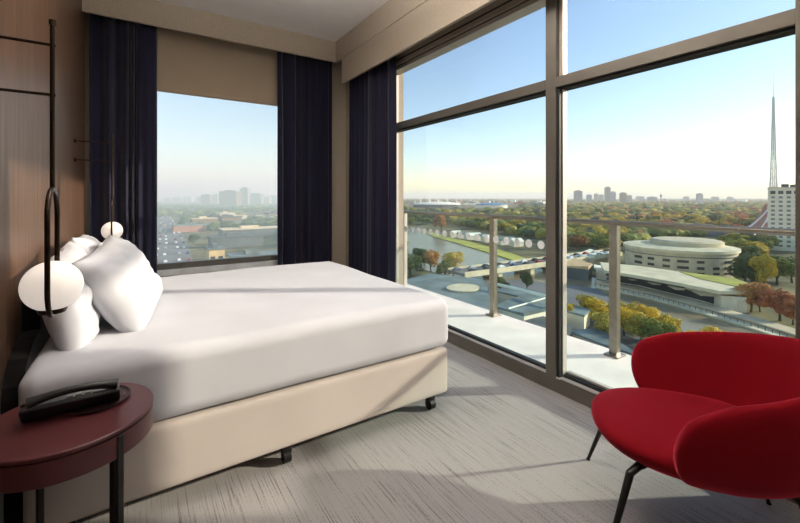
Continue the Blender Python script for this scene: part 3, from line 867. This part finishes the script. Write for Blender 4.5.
far_tower(730, 3800, 4, 197, FAC[4], 'low hazy tower on the skyline above the parkland', SK)
far_tower(686, 3800, 4, 196.6, FAC[4], 'low hazy tower on the skyline above the parkland', SK)
# water tower like mast
t = thing('observation_mast', 'thin mast with a small head on the skyline left of the lone white tower', 'mast', spotd(661, 2200))
bm = new_bm(); add_lathe(bm, [(0, 0), (2.4, 0), (1.8, 44), (0, 44)], (0, 0, 0), 12); obj('shaft', bm, FAC[0], t)
bm = new_bm(); add_lathe(bm, [(0, 43), (3, 43), (5, 47), (5, 51), (2, 53), (2, 58), (0.3, 60), (0, 66)], (0, 0, 0), 16); obj('head', bm, M['roofdark'], t)

# round concert hall
c = spot(678, 270); hall = oriented(c, SIGHT, 'concert_hall', 'round pale concert hall with a stepped flat roof above the riverside terrace', 'building')
R = 25.5
bm = new_bm(); add_lathe(bm, [(0, 0), (R, 0), (R, 12.6), (0, 12.6)], (0, 0, 0), 72); obj('drum_wall', bm, M['concrete'], hall)
bm = new_bm(); add_lathe(bm, [(0, 12.2), (R+1.0, 12.2), (R+1.0, 13.6), (R-6, 14.4), (0, 14.4)], (0, 0, 0), 72); obj('roof', bm, M['stone'], hall)
bm = new_bm(); add_lathe(bm, [(0, 14.4), (R*0.66, 14.4), (R*0.66, 16.4), (R*0.60, 17.0), (0, 17.4)], (4, 0, 0), 72); obj('upper_roof', bm, M['concrete'], hall)
bm = new_bm(); add_lathe(bm, [(R+0.15, 10.1), (R+0.25, 10.1), (R+0.25, 10.5), (R+0.15, 10.5)], (0, 0, 0), 72); obj('cornice', bm, M['roofdark'], hall)
for a in (-168, -152, -136, -120, -104, -88, -72, -56, -40, -24):
    for z, hh in ((7.6, 1.3), (4.6, 1.3), (2.2, 0.9)):
        if (a in (-88, -56) and z > 7) or (a == -24 and z < 3): continue
        bm = new_bm(); add_box(bm, R-0.6, R+0.14, -1.6 if a % 3 else -2.6, 1.6 if a % 3 else 2.2, z, z+hh)
        for v in bm.verts: v.co = Matrix.Rotation(D(a), 3, 'Z') @ v.co
        obj('window_slot', bm, M['darkglass'], hall)
# terrace podium in front of the hall: curved deck
def ribbon(pix, z, z1, width_pix):
    pass
def prism_at(name, pix, z0, z1, m, parent=None, smooth=False):
    bm = new_bm(); pts = [spot(px, py, z) for px, py, z in pix]
    add_prism(bm, [(p.x, p.y) for p in pts], z0, z1)
    return obj(name, bm, m, parent)
ZT = GZ+7.5
ter = thing('terrace', 'long planted terrace deck sweeping in front of the round hall', 'terrace', (0, 0, 0))
prism_at('deck', [(600, 262, ZT), (640, 266, ZT), (690, 273, ZT), (736, 279, ZT), (758, 286, ZT), (752, 291, ZT), (720, 291, ZT), (680, 283, ZT), (640, 276, ZT), (604, 270, ZT)], ZT-1.2, ZT, M['stone'], ter)
prism_at('lawn', [(680, 272, ZT), (736, 279, ZT), (752, 286, ZT), (742, 288, ZT), (700, 279, ZT)], ZT, ZT+0.25, M['grass'], ter)
prism_at('shaded_glazing', [(606, 268, ZT), (640, 272, ZT), (690, 280, ZT), (740, 289, ZT), (748, 286, ZT), (690, 276, ZT), (606, 263, ZT)], GZ+3.8, ZT-1.2, M['darkglass'], ter)
ZP = GZ+4.5
rv = thing('riverside_building', 'long low white riverside building with a dark zigzag opening', 'building', (0, 0, 0))
prism_at('wall', [(596, 270, ZP), (640, 277, ZP), (700, 290, ZP), (737, 300, ZP), (746, 297, ZP), (700, 285, ZP), (640, 272, ZP), (596, 266, ZP)], GZ, ZP, M['white'], rv)
prism_at('roof', [(594, 269, ZP), (640, 276.4, ZP), (700, 289.4, ZP), (738, 299.6, ZP), (748, 296, ZP), (700, 284, ZP), (640, 271, ZP), (594, 265.4, ZP)], ZP, ZP+0.5, M['roofwhite'], rv)
A0, A1 = spot(600, 271, ZP), spot(736, 300, ZP)
mid = [spot(640, 277, ZP), spot(700, 290, ZP)]
line = [A0]+mid+[spot(737, 300, ZP)]
def along(pts, s):
    L = [(b-a).length for a, b in zip(pts, pts[1:])]; t = s*sum(L)
    for i, l in enumerate(L):
        if t <= l or i == len(L)-1:
            d = (pts[i+1]-pts[i]).normalized(); return pts[i]+d*t, d
        t -= l
for k in range(9):
    p, d = along(line, 0.12+k*0.085)
    nrm = Vector((d.y, -d.x, 0)); 
    if nrm.dot(p) > 0: nrm = -nrm
    bm = new_bm(); q = p+nrm*0.05
    h0 = GZ+0.8; w = 3.8
    hL, hR = (3.0, 1.2) if k % 2 else (1.4, 2.8)
    P0 = [q-d*w, q+d*w]
    vs = []
    for off in (0.0, 0.25):
        vs.append([bm.verts.new((P0[0]+nrm*off).to_tuple()[:2]+(h0,)), bm.verts.new((P0[1]+nrm*off).to_tuple()[:2]+(h0,)), bm.verts.new((P0[1]+nrm*off).to_tuple()[:2]+(h0+hR,)), bm.verts.new((P0[0]+nrm*off).to_tuple()[:2]+(h0+hL,))])
    bm.faces.new(vs[0]); bm.faces.new(vs[1][::-1])
    for i in range(4): bm.faces.new((vs[0][i], vs[0][(i+1) % 4], vs[1][(i+1) % 4], vs[1][i]))
    obj('window', bm, M['darkglass'], rv)
# end block
e = spot(729, 309); eb = obj('end_block', (lambda b: (add_box(b, -3.6, 3.6, -4, 4, 0, 5.4), b)[1])(new_bm()), M['white']); eb.location = e; eb.rotation_euler = (0, 0, SIGHT-D(20))
tag(eb, 'plain white block closing the right end of the riverside building', 'building')
# promenade: two long pale quays with steps
prom = [(596, 283), (650, 293), (700, 306), (760, 323), (830, 345)]
for (o1, o2, z, m, nm, lb) in ((0, 5.0, 1.6, M['paving'], 'promenade', 'upper pale promenade along the far river bank'), (6.0, 9.0, 0.8, M['stone'], 'quay', 'lower stone quay at the water edge of the far bank')):
    prism_at(nm, [(x, y+o1*(0.6+(x-596)/300), GZ) for x, y in prom]+[(x, y+o2*(0.6+(x-596)/300), GZ) for x, y in prom[::-1]], GZ-0.2, GZ+z, m)['kind'] = 'structure'
    bpy.data.objects[nm]['label'] = lb
fence = thing('quay_railing', 'dark railing running along the pale riverside promenade', 'railing', (0, 0, 0))
pl = [spot(x, y+5.2*(0.6+(x-596)/300), GZ+1.6) for x, y in prom]
bm = new_bm(); add_tube(bm, [p+Vector((0, 0, 1.1)) for p in pl], 0.10, 5); obj('top_rail', bm, M['roofdark'], fence)
for k in range(40):
    p, d = along(pl, k/39); bm = new_bm(); add_box(bm, p.x-0.08, p.x+0.08, p.y-0.08, p.y+0.08, p.z, p.z+1.1); obj('post', bm, M['roofdark'], fence)

# white apartment tower
tp = spotd(796, 300); tw = oriented(tp, SIGHT-D(42), 'apartment_tower', 'white apartment tower with a grid of windows at the right edge', 'building')
W, Dp, Ht = 31, 18, 47
bm = new_bm(); add_box(bm, -W/2, W/2, -Dp/2, Dp/2, 0, Ht); obj('wall', bm, M['white'], tw)
bm = new_bm(); add_box(bm, -W/2-0.3, W/2+0.3, -Dp/2-0.3, Dp/2+0.3, Ht, Ht+0.8); obj('parapet', bm, M['stone'], tw)
bm = new_bm(); add_box(bm, -3, W/2-2, -Dp/2+2, Dp/2-2, Ht+0.8, Ht+2.6); add_box(bm, -8, -4, -3, 3, Ht+0.8, Ht+3.2); obj('roof_plant', bm, M['roofdark'], tw)
for f in range(13):
    for b in range(7):
        x = -W/2+2.6+b*4.3; z = 3.0+f*3.3
        if f == 12:
            wd, hh, m = 2.9, 2.4, M['darkglass']
        else: wd, hh, m = (2.1, 1.6, M['paleglass'])
        if len([1]) and f*7+b >= 91: continue
        bm = new_bm(); add_box(bm, x-wd/2, x+wd/2, -Dp/2-0.06, -Dp/2+0.3, z, z+hh); obj('window', bm, m, tw)

# theatre spire: lattice mast with swept skirt
sp = spotd(773.5, 400); spr = oriented(sp, SIGHT, 'theatre_spire', 'tall white lattice spire rising from sweeping curved ribs', 'spire')
Htot = 1.3-GZ+(197.5-74)/398*400
bm = new_bm()
def rad(z): return 9.0*math.exp(-z/16.0)+3.4*(1-z/Htot)+0.25
zs = [0, 6, 12, 18, 25, 33]+[33+(Htot*0.86-33)*k/22 for k in range(1, 23)]
for q in range(6):
    a = 2*PI*q/6
    add_tube(bm, [(rad(z)*math.cos(a), rad(z)*math.sin(a), z) for z in zs], [0.45 if z < 60 else 0.36 for z in zs], 5)
for i in range(len(zs)-1):
    for q in range(6):
        a, b = 2*PI*q/6, 2*PI*(q+1)/6
        add_tube(bm, [(rad(zs[i])*math.cos(a), rad(zs[i])*math.sin(a), zs[i]), (rad(zs[i+1])*math.cos(b), rad(zs[i+1])*math.sin(b), zs[i+1])], 0.16, 4)
        if i % 2 == 0: add_tube(bm, [(rad(zs[i])*math.cos(b), rad(zs[i])*math.sin(b), zs[i]), (rad(zs[i+1])*math.cos(a), rad(zs[i+1])*math.sin(a), zs[i+1])], 0.16, 4)
obj('lattice', bm, M['steel'], spr)
bm = new_bm(); add_tube(bm, [(0, 0, Htot*0.5), (0, 0, Htot*0.88), (0, 0, Htot)], [0.35, 0.3, 0.12], 6); obj('mast_tip', bm, M['steel'], spr)
for z in (Htot*0.70, Htot*0.80):
    bm = new_bm(); add_lathe(bm, [(0, z), (1.3, z), (1.3, z+0.7), (0, z+0.7)], (0, 0, 0), 10); obj('ring', bm, M['steel'], spr)
# swept ribs and the copper coloured skirt between them
for side in (-1, 1):
    for (L, hb, th) in ((58, 2.0, 0.75), (40, 1.0, 0.55)):
        pts = []
        for k in range(15):
            s = k/14; pts.append((side*(3+L*s), -4-6*s*(1 if L > 50 else 2.5), 2+34*(1-s)**2.1))
        bm = new_bm(); add_tube(bm, pts, th, 6); obj('rib', bm, M['steel'], spr, 'auto')
bm = new_bm(); rows = []
for k in range(15):
    s = k/14; row = []
    for j in range(9):
        v = -1+2*j/8; row.append(bm.verts.new((v*(3+52*s*0.9), -4-5*s+3, 1+(30*(1-s)**2.1)*(1-0.35*v*v))))
    rows.append(row)
# skirt as a lathe tent, flattened
bm.free(); bm = new_bm()
add_lathe(bm, [(52, 0), (50, 1.4), (34, 4.2), (20, 9.5), (11, 17), (6, 26), (3, 33), (0, 34)], (0, 6, 0), 24, 1.0, 0.55); obj('skirt', bm, M['copper'], spr)
bm = new_bm(); add_lathe(bm, [(0, 0), (66, 0), (66, 4.6), (60, 6), (0, 6)], (-6, 22, 0), 48, 1, 0.5)
th = obj('theatre_roof', bm, M['roofdark'], spr)

# road bridge with parapets, and piers
brL = [spot(456, 272, GZ+5), spot(500, 266.5, GZ+5), spot(550, 260, GZ+5), spot(612, 252, GZ+5)]
br = thing('road_bridge', 'pale stone road bridge crossing the river behind the mullion', 'bridge', (0, 0, 0))
def off_line(pts, o):
    out = []
    for i, p in enumerate(pts):
        d = (pts[min(i+1, len(pts)-1)]-pts[max(0, i-1)]).normalized(); n = Vector((-d.y, d.x, 0)); out.append(p+n*o)
    return out
a, b = off_line(brL, -6), off_line(brL, 6)
bm = new_bm(); add_prism(bm, [(p.x, p.y) for p in a]+[(p.x, p.y) for p in b[::-1]], GZ+3.8, GZ+5); obj('road_deck', bm, M['asphalt'], br)
for o in (-6.3, 6.3):
    q0, q1 = off_line(brL, o-0.35), off_line(brL, o+0.35)
    bm = new_bm(); add_prism(bm, [(p.x, p.y) for p in q0]+[(p.x, p.y) for p in q1[::-1]], GZ+3.4, GZ+5.9); obj('parapet', bm, M['stone'], br)
for s in (0.18, 0.36, 0.54, 0.72, 0.9):
    p, d = along(brL, s); bm = new_bm(); add_box(bm, -1.4, 1.4, -5.5, 5.5, GZ-0.3, GZ+3.8)
    an = math.atan2(d.y, d.x)
    for v in bm.verts:
        z = v.co.z; v.co = Matrix.Rotation(an, 3, 'Z') @ v.co; v.co.x += p.x; v.co.y += p.y; v.co.z = z
    obj('pier', bm, M['stone'], br)

# cars
def car_mesh(m):
    bm = new_bm(); add_box(bm, -2.2, 2.2, -0.9, 0.9, 0.3, 0.95, 0.12, 1); 
    vs = add_box(bm, -1.3, 1.0, -0.8, 0.8, 0.95, 1.5)
    for v in vs:
        if v.co.z > 1.4: v.co.x *= 0.75; v.co.y *= 0.88
    for x in (-1.4, 1.4):
        for y in (-0.85, 0.85): add_tube(bm, [(x, y-0.1, 0.33), (x, y+0.1, 0.33)], 0.33, 10)
    me = bpy.data.meshes.new('car'); bmesh.ops.recalc_face_normals(bm, faces=bm.faces[:]); bm.to_mesh(me); bm.free(); me.materials.append(m); return me
cars = [car_mesh(simple('car_paint_'+n, c, 0.3, 0.2, 0.01)) for n, c in (('white', (230, 230, 228)), ('silver', (170, 174, 178)), ('dark', (44, 48, 54)), ('red', (150, 40, 36)), ('blue', (60, 84, 120)))]
crnd = random.Random(9)
def place_car(p, an, label, group):
    o = bpy.data.objects.new('car', crnd.choice(cars[:3]+cars)); COL.objects.link(o); o.location = p; o.rotation_euler = (0, 0, an)
    tag(o, label, 'car', group)
for k in range(26):
    s = 0.02+k*0.036; p, d = along(brL, s); n = Vector((-d.y, d.x, 0))
    place_car(p+n*(-3.4 if k % 2 else 2.6)+Vector((0, 0, 0.02)), math.atan2(d.y, d.x), 'tiny car in the traffic on the road bridge', 'cars on the road bridge')
st = [spot(172, 264), spot(170, 236), spot(166, 220), spot(163, 214)]
for k in range(88):
    p, d = along(st, 0.01+(k//4)*0.044); n = Vector((-d.y, d.x, 0))
    o = (-9.5, -4.5, 3.5, 8.5)[k % 4]+crnd.uniform(-0.6, 0.6)
    place_car(p+n*o+d*crnd.uniform(-3, 3)+Vector((0, 0, 0.14)), math.atan2(d.y, d.x), 'tiny car on the wide avenue seen through the back window', 'cars on the avenue')

# low roofs of the sheds and pavilions below (left pane)
def shed(pix, h, rise, mroof, mwall, label, name='pavilion', rails=0):
    t = thing(name, label, 'building', (0, 0, 0))
    z = GZ+h
    pts = [spot(x, y, z) for x, y in pix]
    bm = new_bm(); add_prism(bm, [(p.x, p.y) for p in pts], GZ, z-0.3); obj('wall', bm, mwall, t)
    c = sum(pts, Vector())/len(pts)
    bm = new_bm(); lo = [bm.verts.new(c+(p-c)*1.04+Vector((0, 0, -0.3))) for p in pts]
    hi = [bm.verts.new(c+(p-c)*1.04+Vector((0, 0, 0.1+(rise if i % 2 else 0)))) for i, p in enumerate(pts)]
    n = len(pts); bm.faces.new(lo[::-1]); bm.faces.new(hi)
    for i in range(n): bm.faces.new((lo[i], lo[(i+1) % n], hi[(i+1) % n], hi[i]))
    bmesh.ops.triangulate(bm, faces=bm.faces[:]); obj('roof', bm, mroof, t)
    if rails:
        for k in range(rails):
            s = (k+0.5)/rails
            a_ = pts[0].lerp(pts[1], s); b_ = pts[-1].lerp(pts[-2], s)
            bm = new_bm(); add_tube(bm, [a_+Vector((0, 0, 0.5)), b_+Vector((0, 0, 0.5))], 0.25, 5); obj('roof_rib', bm, M['roofwhite'], t)
    return t
shed([(392, 284), (430, 275), (482, 280), (490, 300), (486, 316), (440, 303), (392, 304)], 7, 0.4, M['roofgrey'], M['roofdark'], 'broad blue grey roof just beyond the balcony at the left')
shed([(463+16*math.cos(2*PI*k/16), 287.5+3.6*math.sin(2*PI*k/16)) for k in range(16)], 7.9, 0.0, M['stone'], M['roofgrey'], 'small round pale roof light on the broad blue grey roof')
shed([(494, 306), (524, 315), (562, 306), (530, 294)], 7, 0.5, M['roofgrey'], M['white'], 'blue grey roof with white walls right of the railing post', rails=1)
shed([(496, 291), (520, 297), (536, 293), (512, 286)], 5, 0.3, M['roofgrey'], M['white'], 'small pale blue roof by the mullion')
shed([(490, 322), (540, 338), (572, 326), (530, 314)], 5, 0.4, M['roofdark'], M['roofdark'], 'dark shed roof below the glazed roof')
shed([(562, 310), (584, 316), (590, 310), (570, 304)], 5, 0.3, M['roofgrey'], M['white'], 'small grey roof right of the mullion')
shed([(566, 330), (606, 346), (640, 356), (600, 330)], 3, 0.2, M['roofgrey'], M['concrete'], 'long grey roof strip below the near grove')
shed([(562, 266), (588, 269), (592, 264), (574, 260)], 6, 1.2, M['tan'], M['roofdark'], 'rounded tan roof beside the bridge end right of the mullion')
shed([(572, 256), (590, 258), (606, 254), (590, 250)], 5, 0.6, M['roofwhite'], M['concrete'], 'pale kiosk roof at the far bridge end')
t = thing('canopy_beam', 'long white beam slanting between the low roofs', 'beam', (0, 0, 0))
bm = new_bm(); p0, p1 = spot(492, 283, GZ+9.5), spot(566, 301, GZ+9.5); add_tube(bm, [p0, p1], 0.55, 8); obj('beam', bm, M['roofwhite'], t)
for s in (0.03, 0.97):
    p = p0.lerp(p1, s); bm = new_bm(); add_tube(bm, [Vector((p.x, p.y, GZ)), p], 0.2, 6); obj('column', bm, M['roofwhite'], t)
# boathouses along the far bank
BH = 'white boathouses along the green bank'
for k, x in enumerate((456, 464, 473, 481, 489, 506, 516)):
    y = 237+(x-456)*0.15; w = 9+3*(k % 3); p = spot(x, y)
    t = thing('boathouse', 'small white roofed boathouse on the far river bank', 'building', p, SIGHT+D(20), BH)
    bm = new_bm(); add_box(bm, -w/2, w/2, -4, 4, 0, 4); obj('wall', bm, M['white'], t)
    bm = new_bm(); add_extrude(bm, [(-4.6, 3.9), (4.6, 3.9), (0, 6.6)], 'x', -w/2-0.5, w/2+0.5); obj('roof', bm, [M['roofwhite'], M['roofgrey']][k % 2 and 1], t)
# distant stadium and its blue neighbour
s1 = spot(437, 207.5); t = oriented(s1, SIGHT, 'stadium', 'hazy distant stadium with a wide pale roof left of the railing post', 'building')
bm = new_bm(); add_lathe(bm, [(0, 0), (95, 0), (95, 12), (0, 12)], (0, 0, 0), 40, 1, 0.5); obj('wall', bm, M['roofdark'], t)
bm = new_bm(); add_lathe(bm, [(98, 12), (92, 16), (60, 22), (0, 24)], (0, 0, 0), 40, 1, 0.5); obj('roof', bm, M['roofwhite'], t)
for q in range(9):
    bm = new_bm(); x = -70+q*18; add_tube(bm, [(x, -30, 14), (x+4, 0, 36), (x+8, 30, 14)], 1.2, 5); obj('roof_mast', bm, M['roofred'] if q % 2 else M['roofwhite'], t)
s2 = spot(491, 208); t = oriented(s2, SIGHT, 'arena', 'hazy distant arena with a blue roof', 'building')
bm = new_bm(); add_lathe(bm, [(0, 0), (62, 0), (62, 12), (0, 12)], (0, 0, 0), 40, 1, 0.5); obj('wall', bm, M['white'], t)
bm = new_bm(); add_lathe(bm, [(64, 12), (60, 15), (30, 19), (0, 20)], (0, 0, 0), 40, 1, 0.5); obj('roof', bm, M['roofblue'], t)
lr = random.Random(12)
LB = 'low far buildings beyond the wooded bank'
for k in range(34):
    px = lr.uniform(408, 545); py = lr.uniform(201.5, 207); p = spot(px, py)
    tower(p, lr.uniform(20, 60), lr.uniform(20, 40), lr.uniform(8, 22), lr.choice([FAC[4], FAC[1], M['roofwhite'], FAC[3], M['roofred']]), 'small pale building far beyond the wooded river bank', LB, cap=False, rz=lr.uniform(0, 3))
for k in range(26):
    px = lr.uniform(600, 765); py = lr.uniform(199.2, 202); p = spot(px, py)
    tower(p, lr.uniform(30, 90), lr.uniform(30, 60), lr.uniform(12, 30), lr.choice([FAC[4], FAC[1], FAC[0], M['roofwhite']]), 'tiny pale building far beyond the parkland trees', 'tiny buildings beyond the parkland', cap=False, rz=lr.uniform(0, 3))
# through the back window
far_tower(230.5, 1500, 17, 191.5, FAC[2], 'broad hazy brown tower seen through the back window', None)
far_tower(245, 1700, 8, 188.5, FAC[0], 'tallest hazy tower seen through the back window', None)
far_tower(256, 1800, 13, 194, FAC[0], 'long hazy block right of the tallest tower in the back window', None)
HZ = 'hazy blocks on the horizon through the back window'
for px, d, w, ty in ((207, 1900, 9, 195), (216, 2000, 5, 194.5), (189, 2400, 7, 197), (178, 2600, 8, 197.5), (168, 2500, 6, 198), (200, 2300, 5, 197), (266, 2100, 9, 197), (273, 2200, 8, 196)):
    far_tower(px, d, w, ty, FAC[(px) % 5], 'low hazy block on the horizon through the back window', HZ)
def city_block(px, py, w, d, h, m, mr, label, group=None, rz=0.0, n=0):
    p = spot(px, py); t = thing('city_block', label, 'building', p, SIGHT+D(34)+rz, group)
    bm = new_bm(); add_box(bm, -w/2, w/2, -d/2, d/2, 0, h); obj('wall', bm, m, t)
    bm = new_bm(); add_box(bm, -w/2-0.5, w/2+0.5, -d/2-0.5, d/2+0.5, h, h+0.9); add_box(bm, -w*0.2, w*0.1, -d*0.2, d*0.2, h+0.9, h+3); obj('roof', bm, mr, t)
    for k in range(n):
        for f in range(max(1, int(h/4.2))):
            x = -w/2+w*(k+0.5)/n; bm = new_bm(); add_box(bm, x-w/n*0.3, x+w/n*0.3, -d/2-0.08, -d/2+0.2, 1.2+f*4, 3.4+f*4); obj('window', bm, M['darkglass'], t)
    return t
M['cream'] = simple('sandstone_wall', (206, 178, 130), 0.8, 0, 0.08, 0.2)
city_block(215, 268, 8, 12, 11, M['cream'], M['roofgrey'], 'narrow sunlit cream building end in the back window', None, n=2)
city_block(254, 273, 24, 14, 9.5, M['tan'], M['roofgrey'], 'long tan building with flat roof in the back window lower right', None, n=7)
city_block(252, 236, 60, 24, 8, M['roofdark'], M['concrete'], 'long pale flat roof behind the tan building in the back window', None)
city_block(236, 246, 40, 14, 8, M['roofdark'], M['roofdark'], 'dark flat roofed hall behind the cream building end', None)
city_block(192, 231, 40, 24, 7, M['copper'], M['roofgrey'], 'reddish low block beside the avenue in the back window', None)
for k in range(22):
    px = lr.uniform(192, 280); py = lr.uniform(210, 229)
    city_block(px, py, lr.uniform(18, 40), lr.uniform(14, 24), lr.uniform(6, 14), lr.choice([FAC[1], FAC[4], FAC[2], FAC[0]]), lr.choice([M['roofgrey'], M['concrete'], M['roofdark'], M['roofdark']]), 'small hazy city block behind the near roofs in the back window', 'small city blocks in the back window', lr.uniform(-0.1, 0.1))

# morning haze: one big body of air over the city
bm = new_bm()
add_prism(bm, [(14, -9000), (13900, -9000), (13900, 13900), (6200, 13900), (14, 40)], GZ+0.02, 150)
bm2 = new_bm()
add_prism(bm2, [(13.9, 14), (13.9, 40), (6190, 13900), (-8900, 13900), (-8900, 14)], GZ+0.02, 150)
for b_, col, den, lb in ((bm, (0.98, 0.94, 0.89, 1), 0.00013, 'thin pale haze over the river, the hall and the parkland'), (bm2, (0.80, 0.95, 0.93, 1), 0.0008, 'thicker haze over the avenue seen through the back window')):
    a = N('haze_air'); a.t.nodes.remove(a.b)
    vs = a.n('ShaderNodeVolumeScatter'); vs.inputs['Color'].default_value = col; vs.inputs['Density'].default_value = den; vs.inputs['Anisotropy'].default_value = 0.0
    a.l(vs.outputs[0], a.out.inputs['Volume'])
    tag(obj('haze', b_, a.m), lb, 'haze', kind='stuff')

# ------------------------------------------------------------------ light
w = bpy.data.worlds.new('sky'); sc.world = w; w.use_nodes = True
nt = w.node_tree; bg = nt.nodes['Background']
sky = nt.nodes.new('ShaderNodeTexSky'); sky.sky_type = 'NISHITA'; sky.sun_disc = False
SUN_AZ = Vector((0.865, -0.506)); EL = D(20.5)
sky.sun_elevation = EL; sky.sun_rotation = math.atan2(SUN_AZ.x, SUN_AZ.y)
sky.altitude = 50; sky.air_density = 1.15; sky.dust_density = 0.35; sky.ozone_density = 1.2
tint = nt.nodes.new('ShaderNodeMix'); tint.data_type = 'RGBA'; tint.blend_type = 'MULTIPLY'; tint.inputs[0].default_value = 1.0
tint.inputs[7].default_value = (0.97, 0.985, 1.03, 1); nt.links.new(sky.outputs[0], tint.inputs[6]); nt.links.new(tint.outputs[2], bg.inputs[0]); bg.inputs['Strength'].default_value = 0.138
ld = bpy.data.lights.new('sun', 'SUN'); ld.energy = 3.7; ld.angle = D(1.5); ld.color = (1.0, 0.88, 0.72)
lo = bpy.data.objects.new('sun', ld); COL.objects.link(lo)
dirv = Vector((SUN_AZ.x*math.cos(EL), SUN_AZ.y*math.cos(EL), math.sin(EL)))
lo.rotation_euler = dirv.to_track_quat('Z', 'Y').to_euler(); lo.location = (20, -10, 12)

def fill_lamp(x, y, power):  # unseen bowl lights added to brighten the room off the ceiling
    ld = bpy.data.lights.new('fill_uplight', 'AREA'); ld.shape = 'DISK'; ld.size = 0.36; ld.energy = power; ld.color = (1.0, 0.94, 0.87)
    t = thing('added_fill_bowl', 'added unseen fill light in a shallow bowl, brightening the room off the ceiling', 'pendant light', (x, y, ZC), 0, 'added fill lights')
    o = bpy.data.objects.new('fill_emitter', ld); COL.objects.link(o); o.parent = t; o.location = (0, 0, -0.50); o.rotation_euler = (PI, 0, 0)
    bm = new_bm(); add_lathe(bm, [(0, -0.56), (0.12, -0.55), (0.20, -0.49), (0.205, -0.48), (0.195, -0.485), (0.12, -0.53), (0, -0.54)], (0, 0, 0), 40); obj('bowl', bm, M['alu'], t, 'auto')
    bm = new_bm(); add_tube(bm, [(0, 0, -0.001), (0, 0, -0.5)], 0.006, 8); obj('rod', bm, M['alu'], t, 'auto')
fill_lamp(1.3, 0.5, 30); fill_lamp(0.6, -0.9, 14); fill_lamp(0.75, 1.95, 62)

# ------------------------------------------------------------------ camera
cd = bpy.data.cameras.new('camera'); cam = bpy.data.objects.new('camera', cd); COL.objects.link(cam)
cam.location = (0, 0, 1.3); cam.rotation_euler = (D(90), 0, -D(33.4))
cd.sensor_width = 36; cd.lens = 36*398/800; cd.shift_y = -64/800; cd.clip_start = 0.02; cd.clip_end = 30000
sc.camera = cam
sc.view_settings.view_transform = 'Standard'; sc.view_settings.look = 'None'; sc.view_settings.gamma = 1; sc.view_settings.exposure = 0.76
sc.view_settings.use_curve_mapping = False
sc.cycles.use_denoising = True
sc.cycles.max_bounces = 10; sc.cycles.diffuse_bounces = 5; sc.cycles.transparent_max_bounces = 24; sc.cycles.volume_bounces = 1
sc.cycles.sample_clamp_indirect = 6
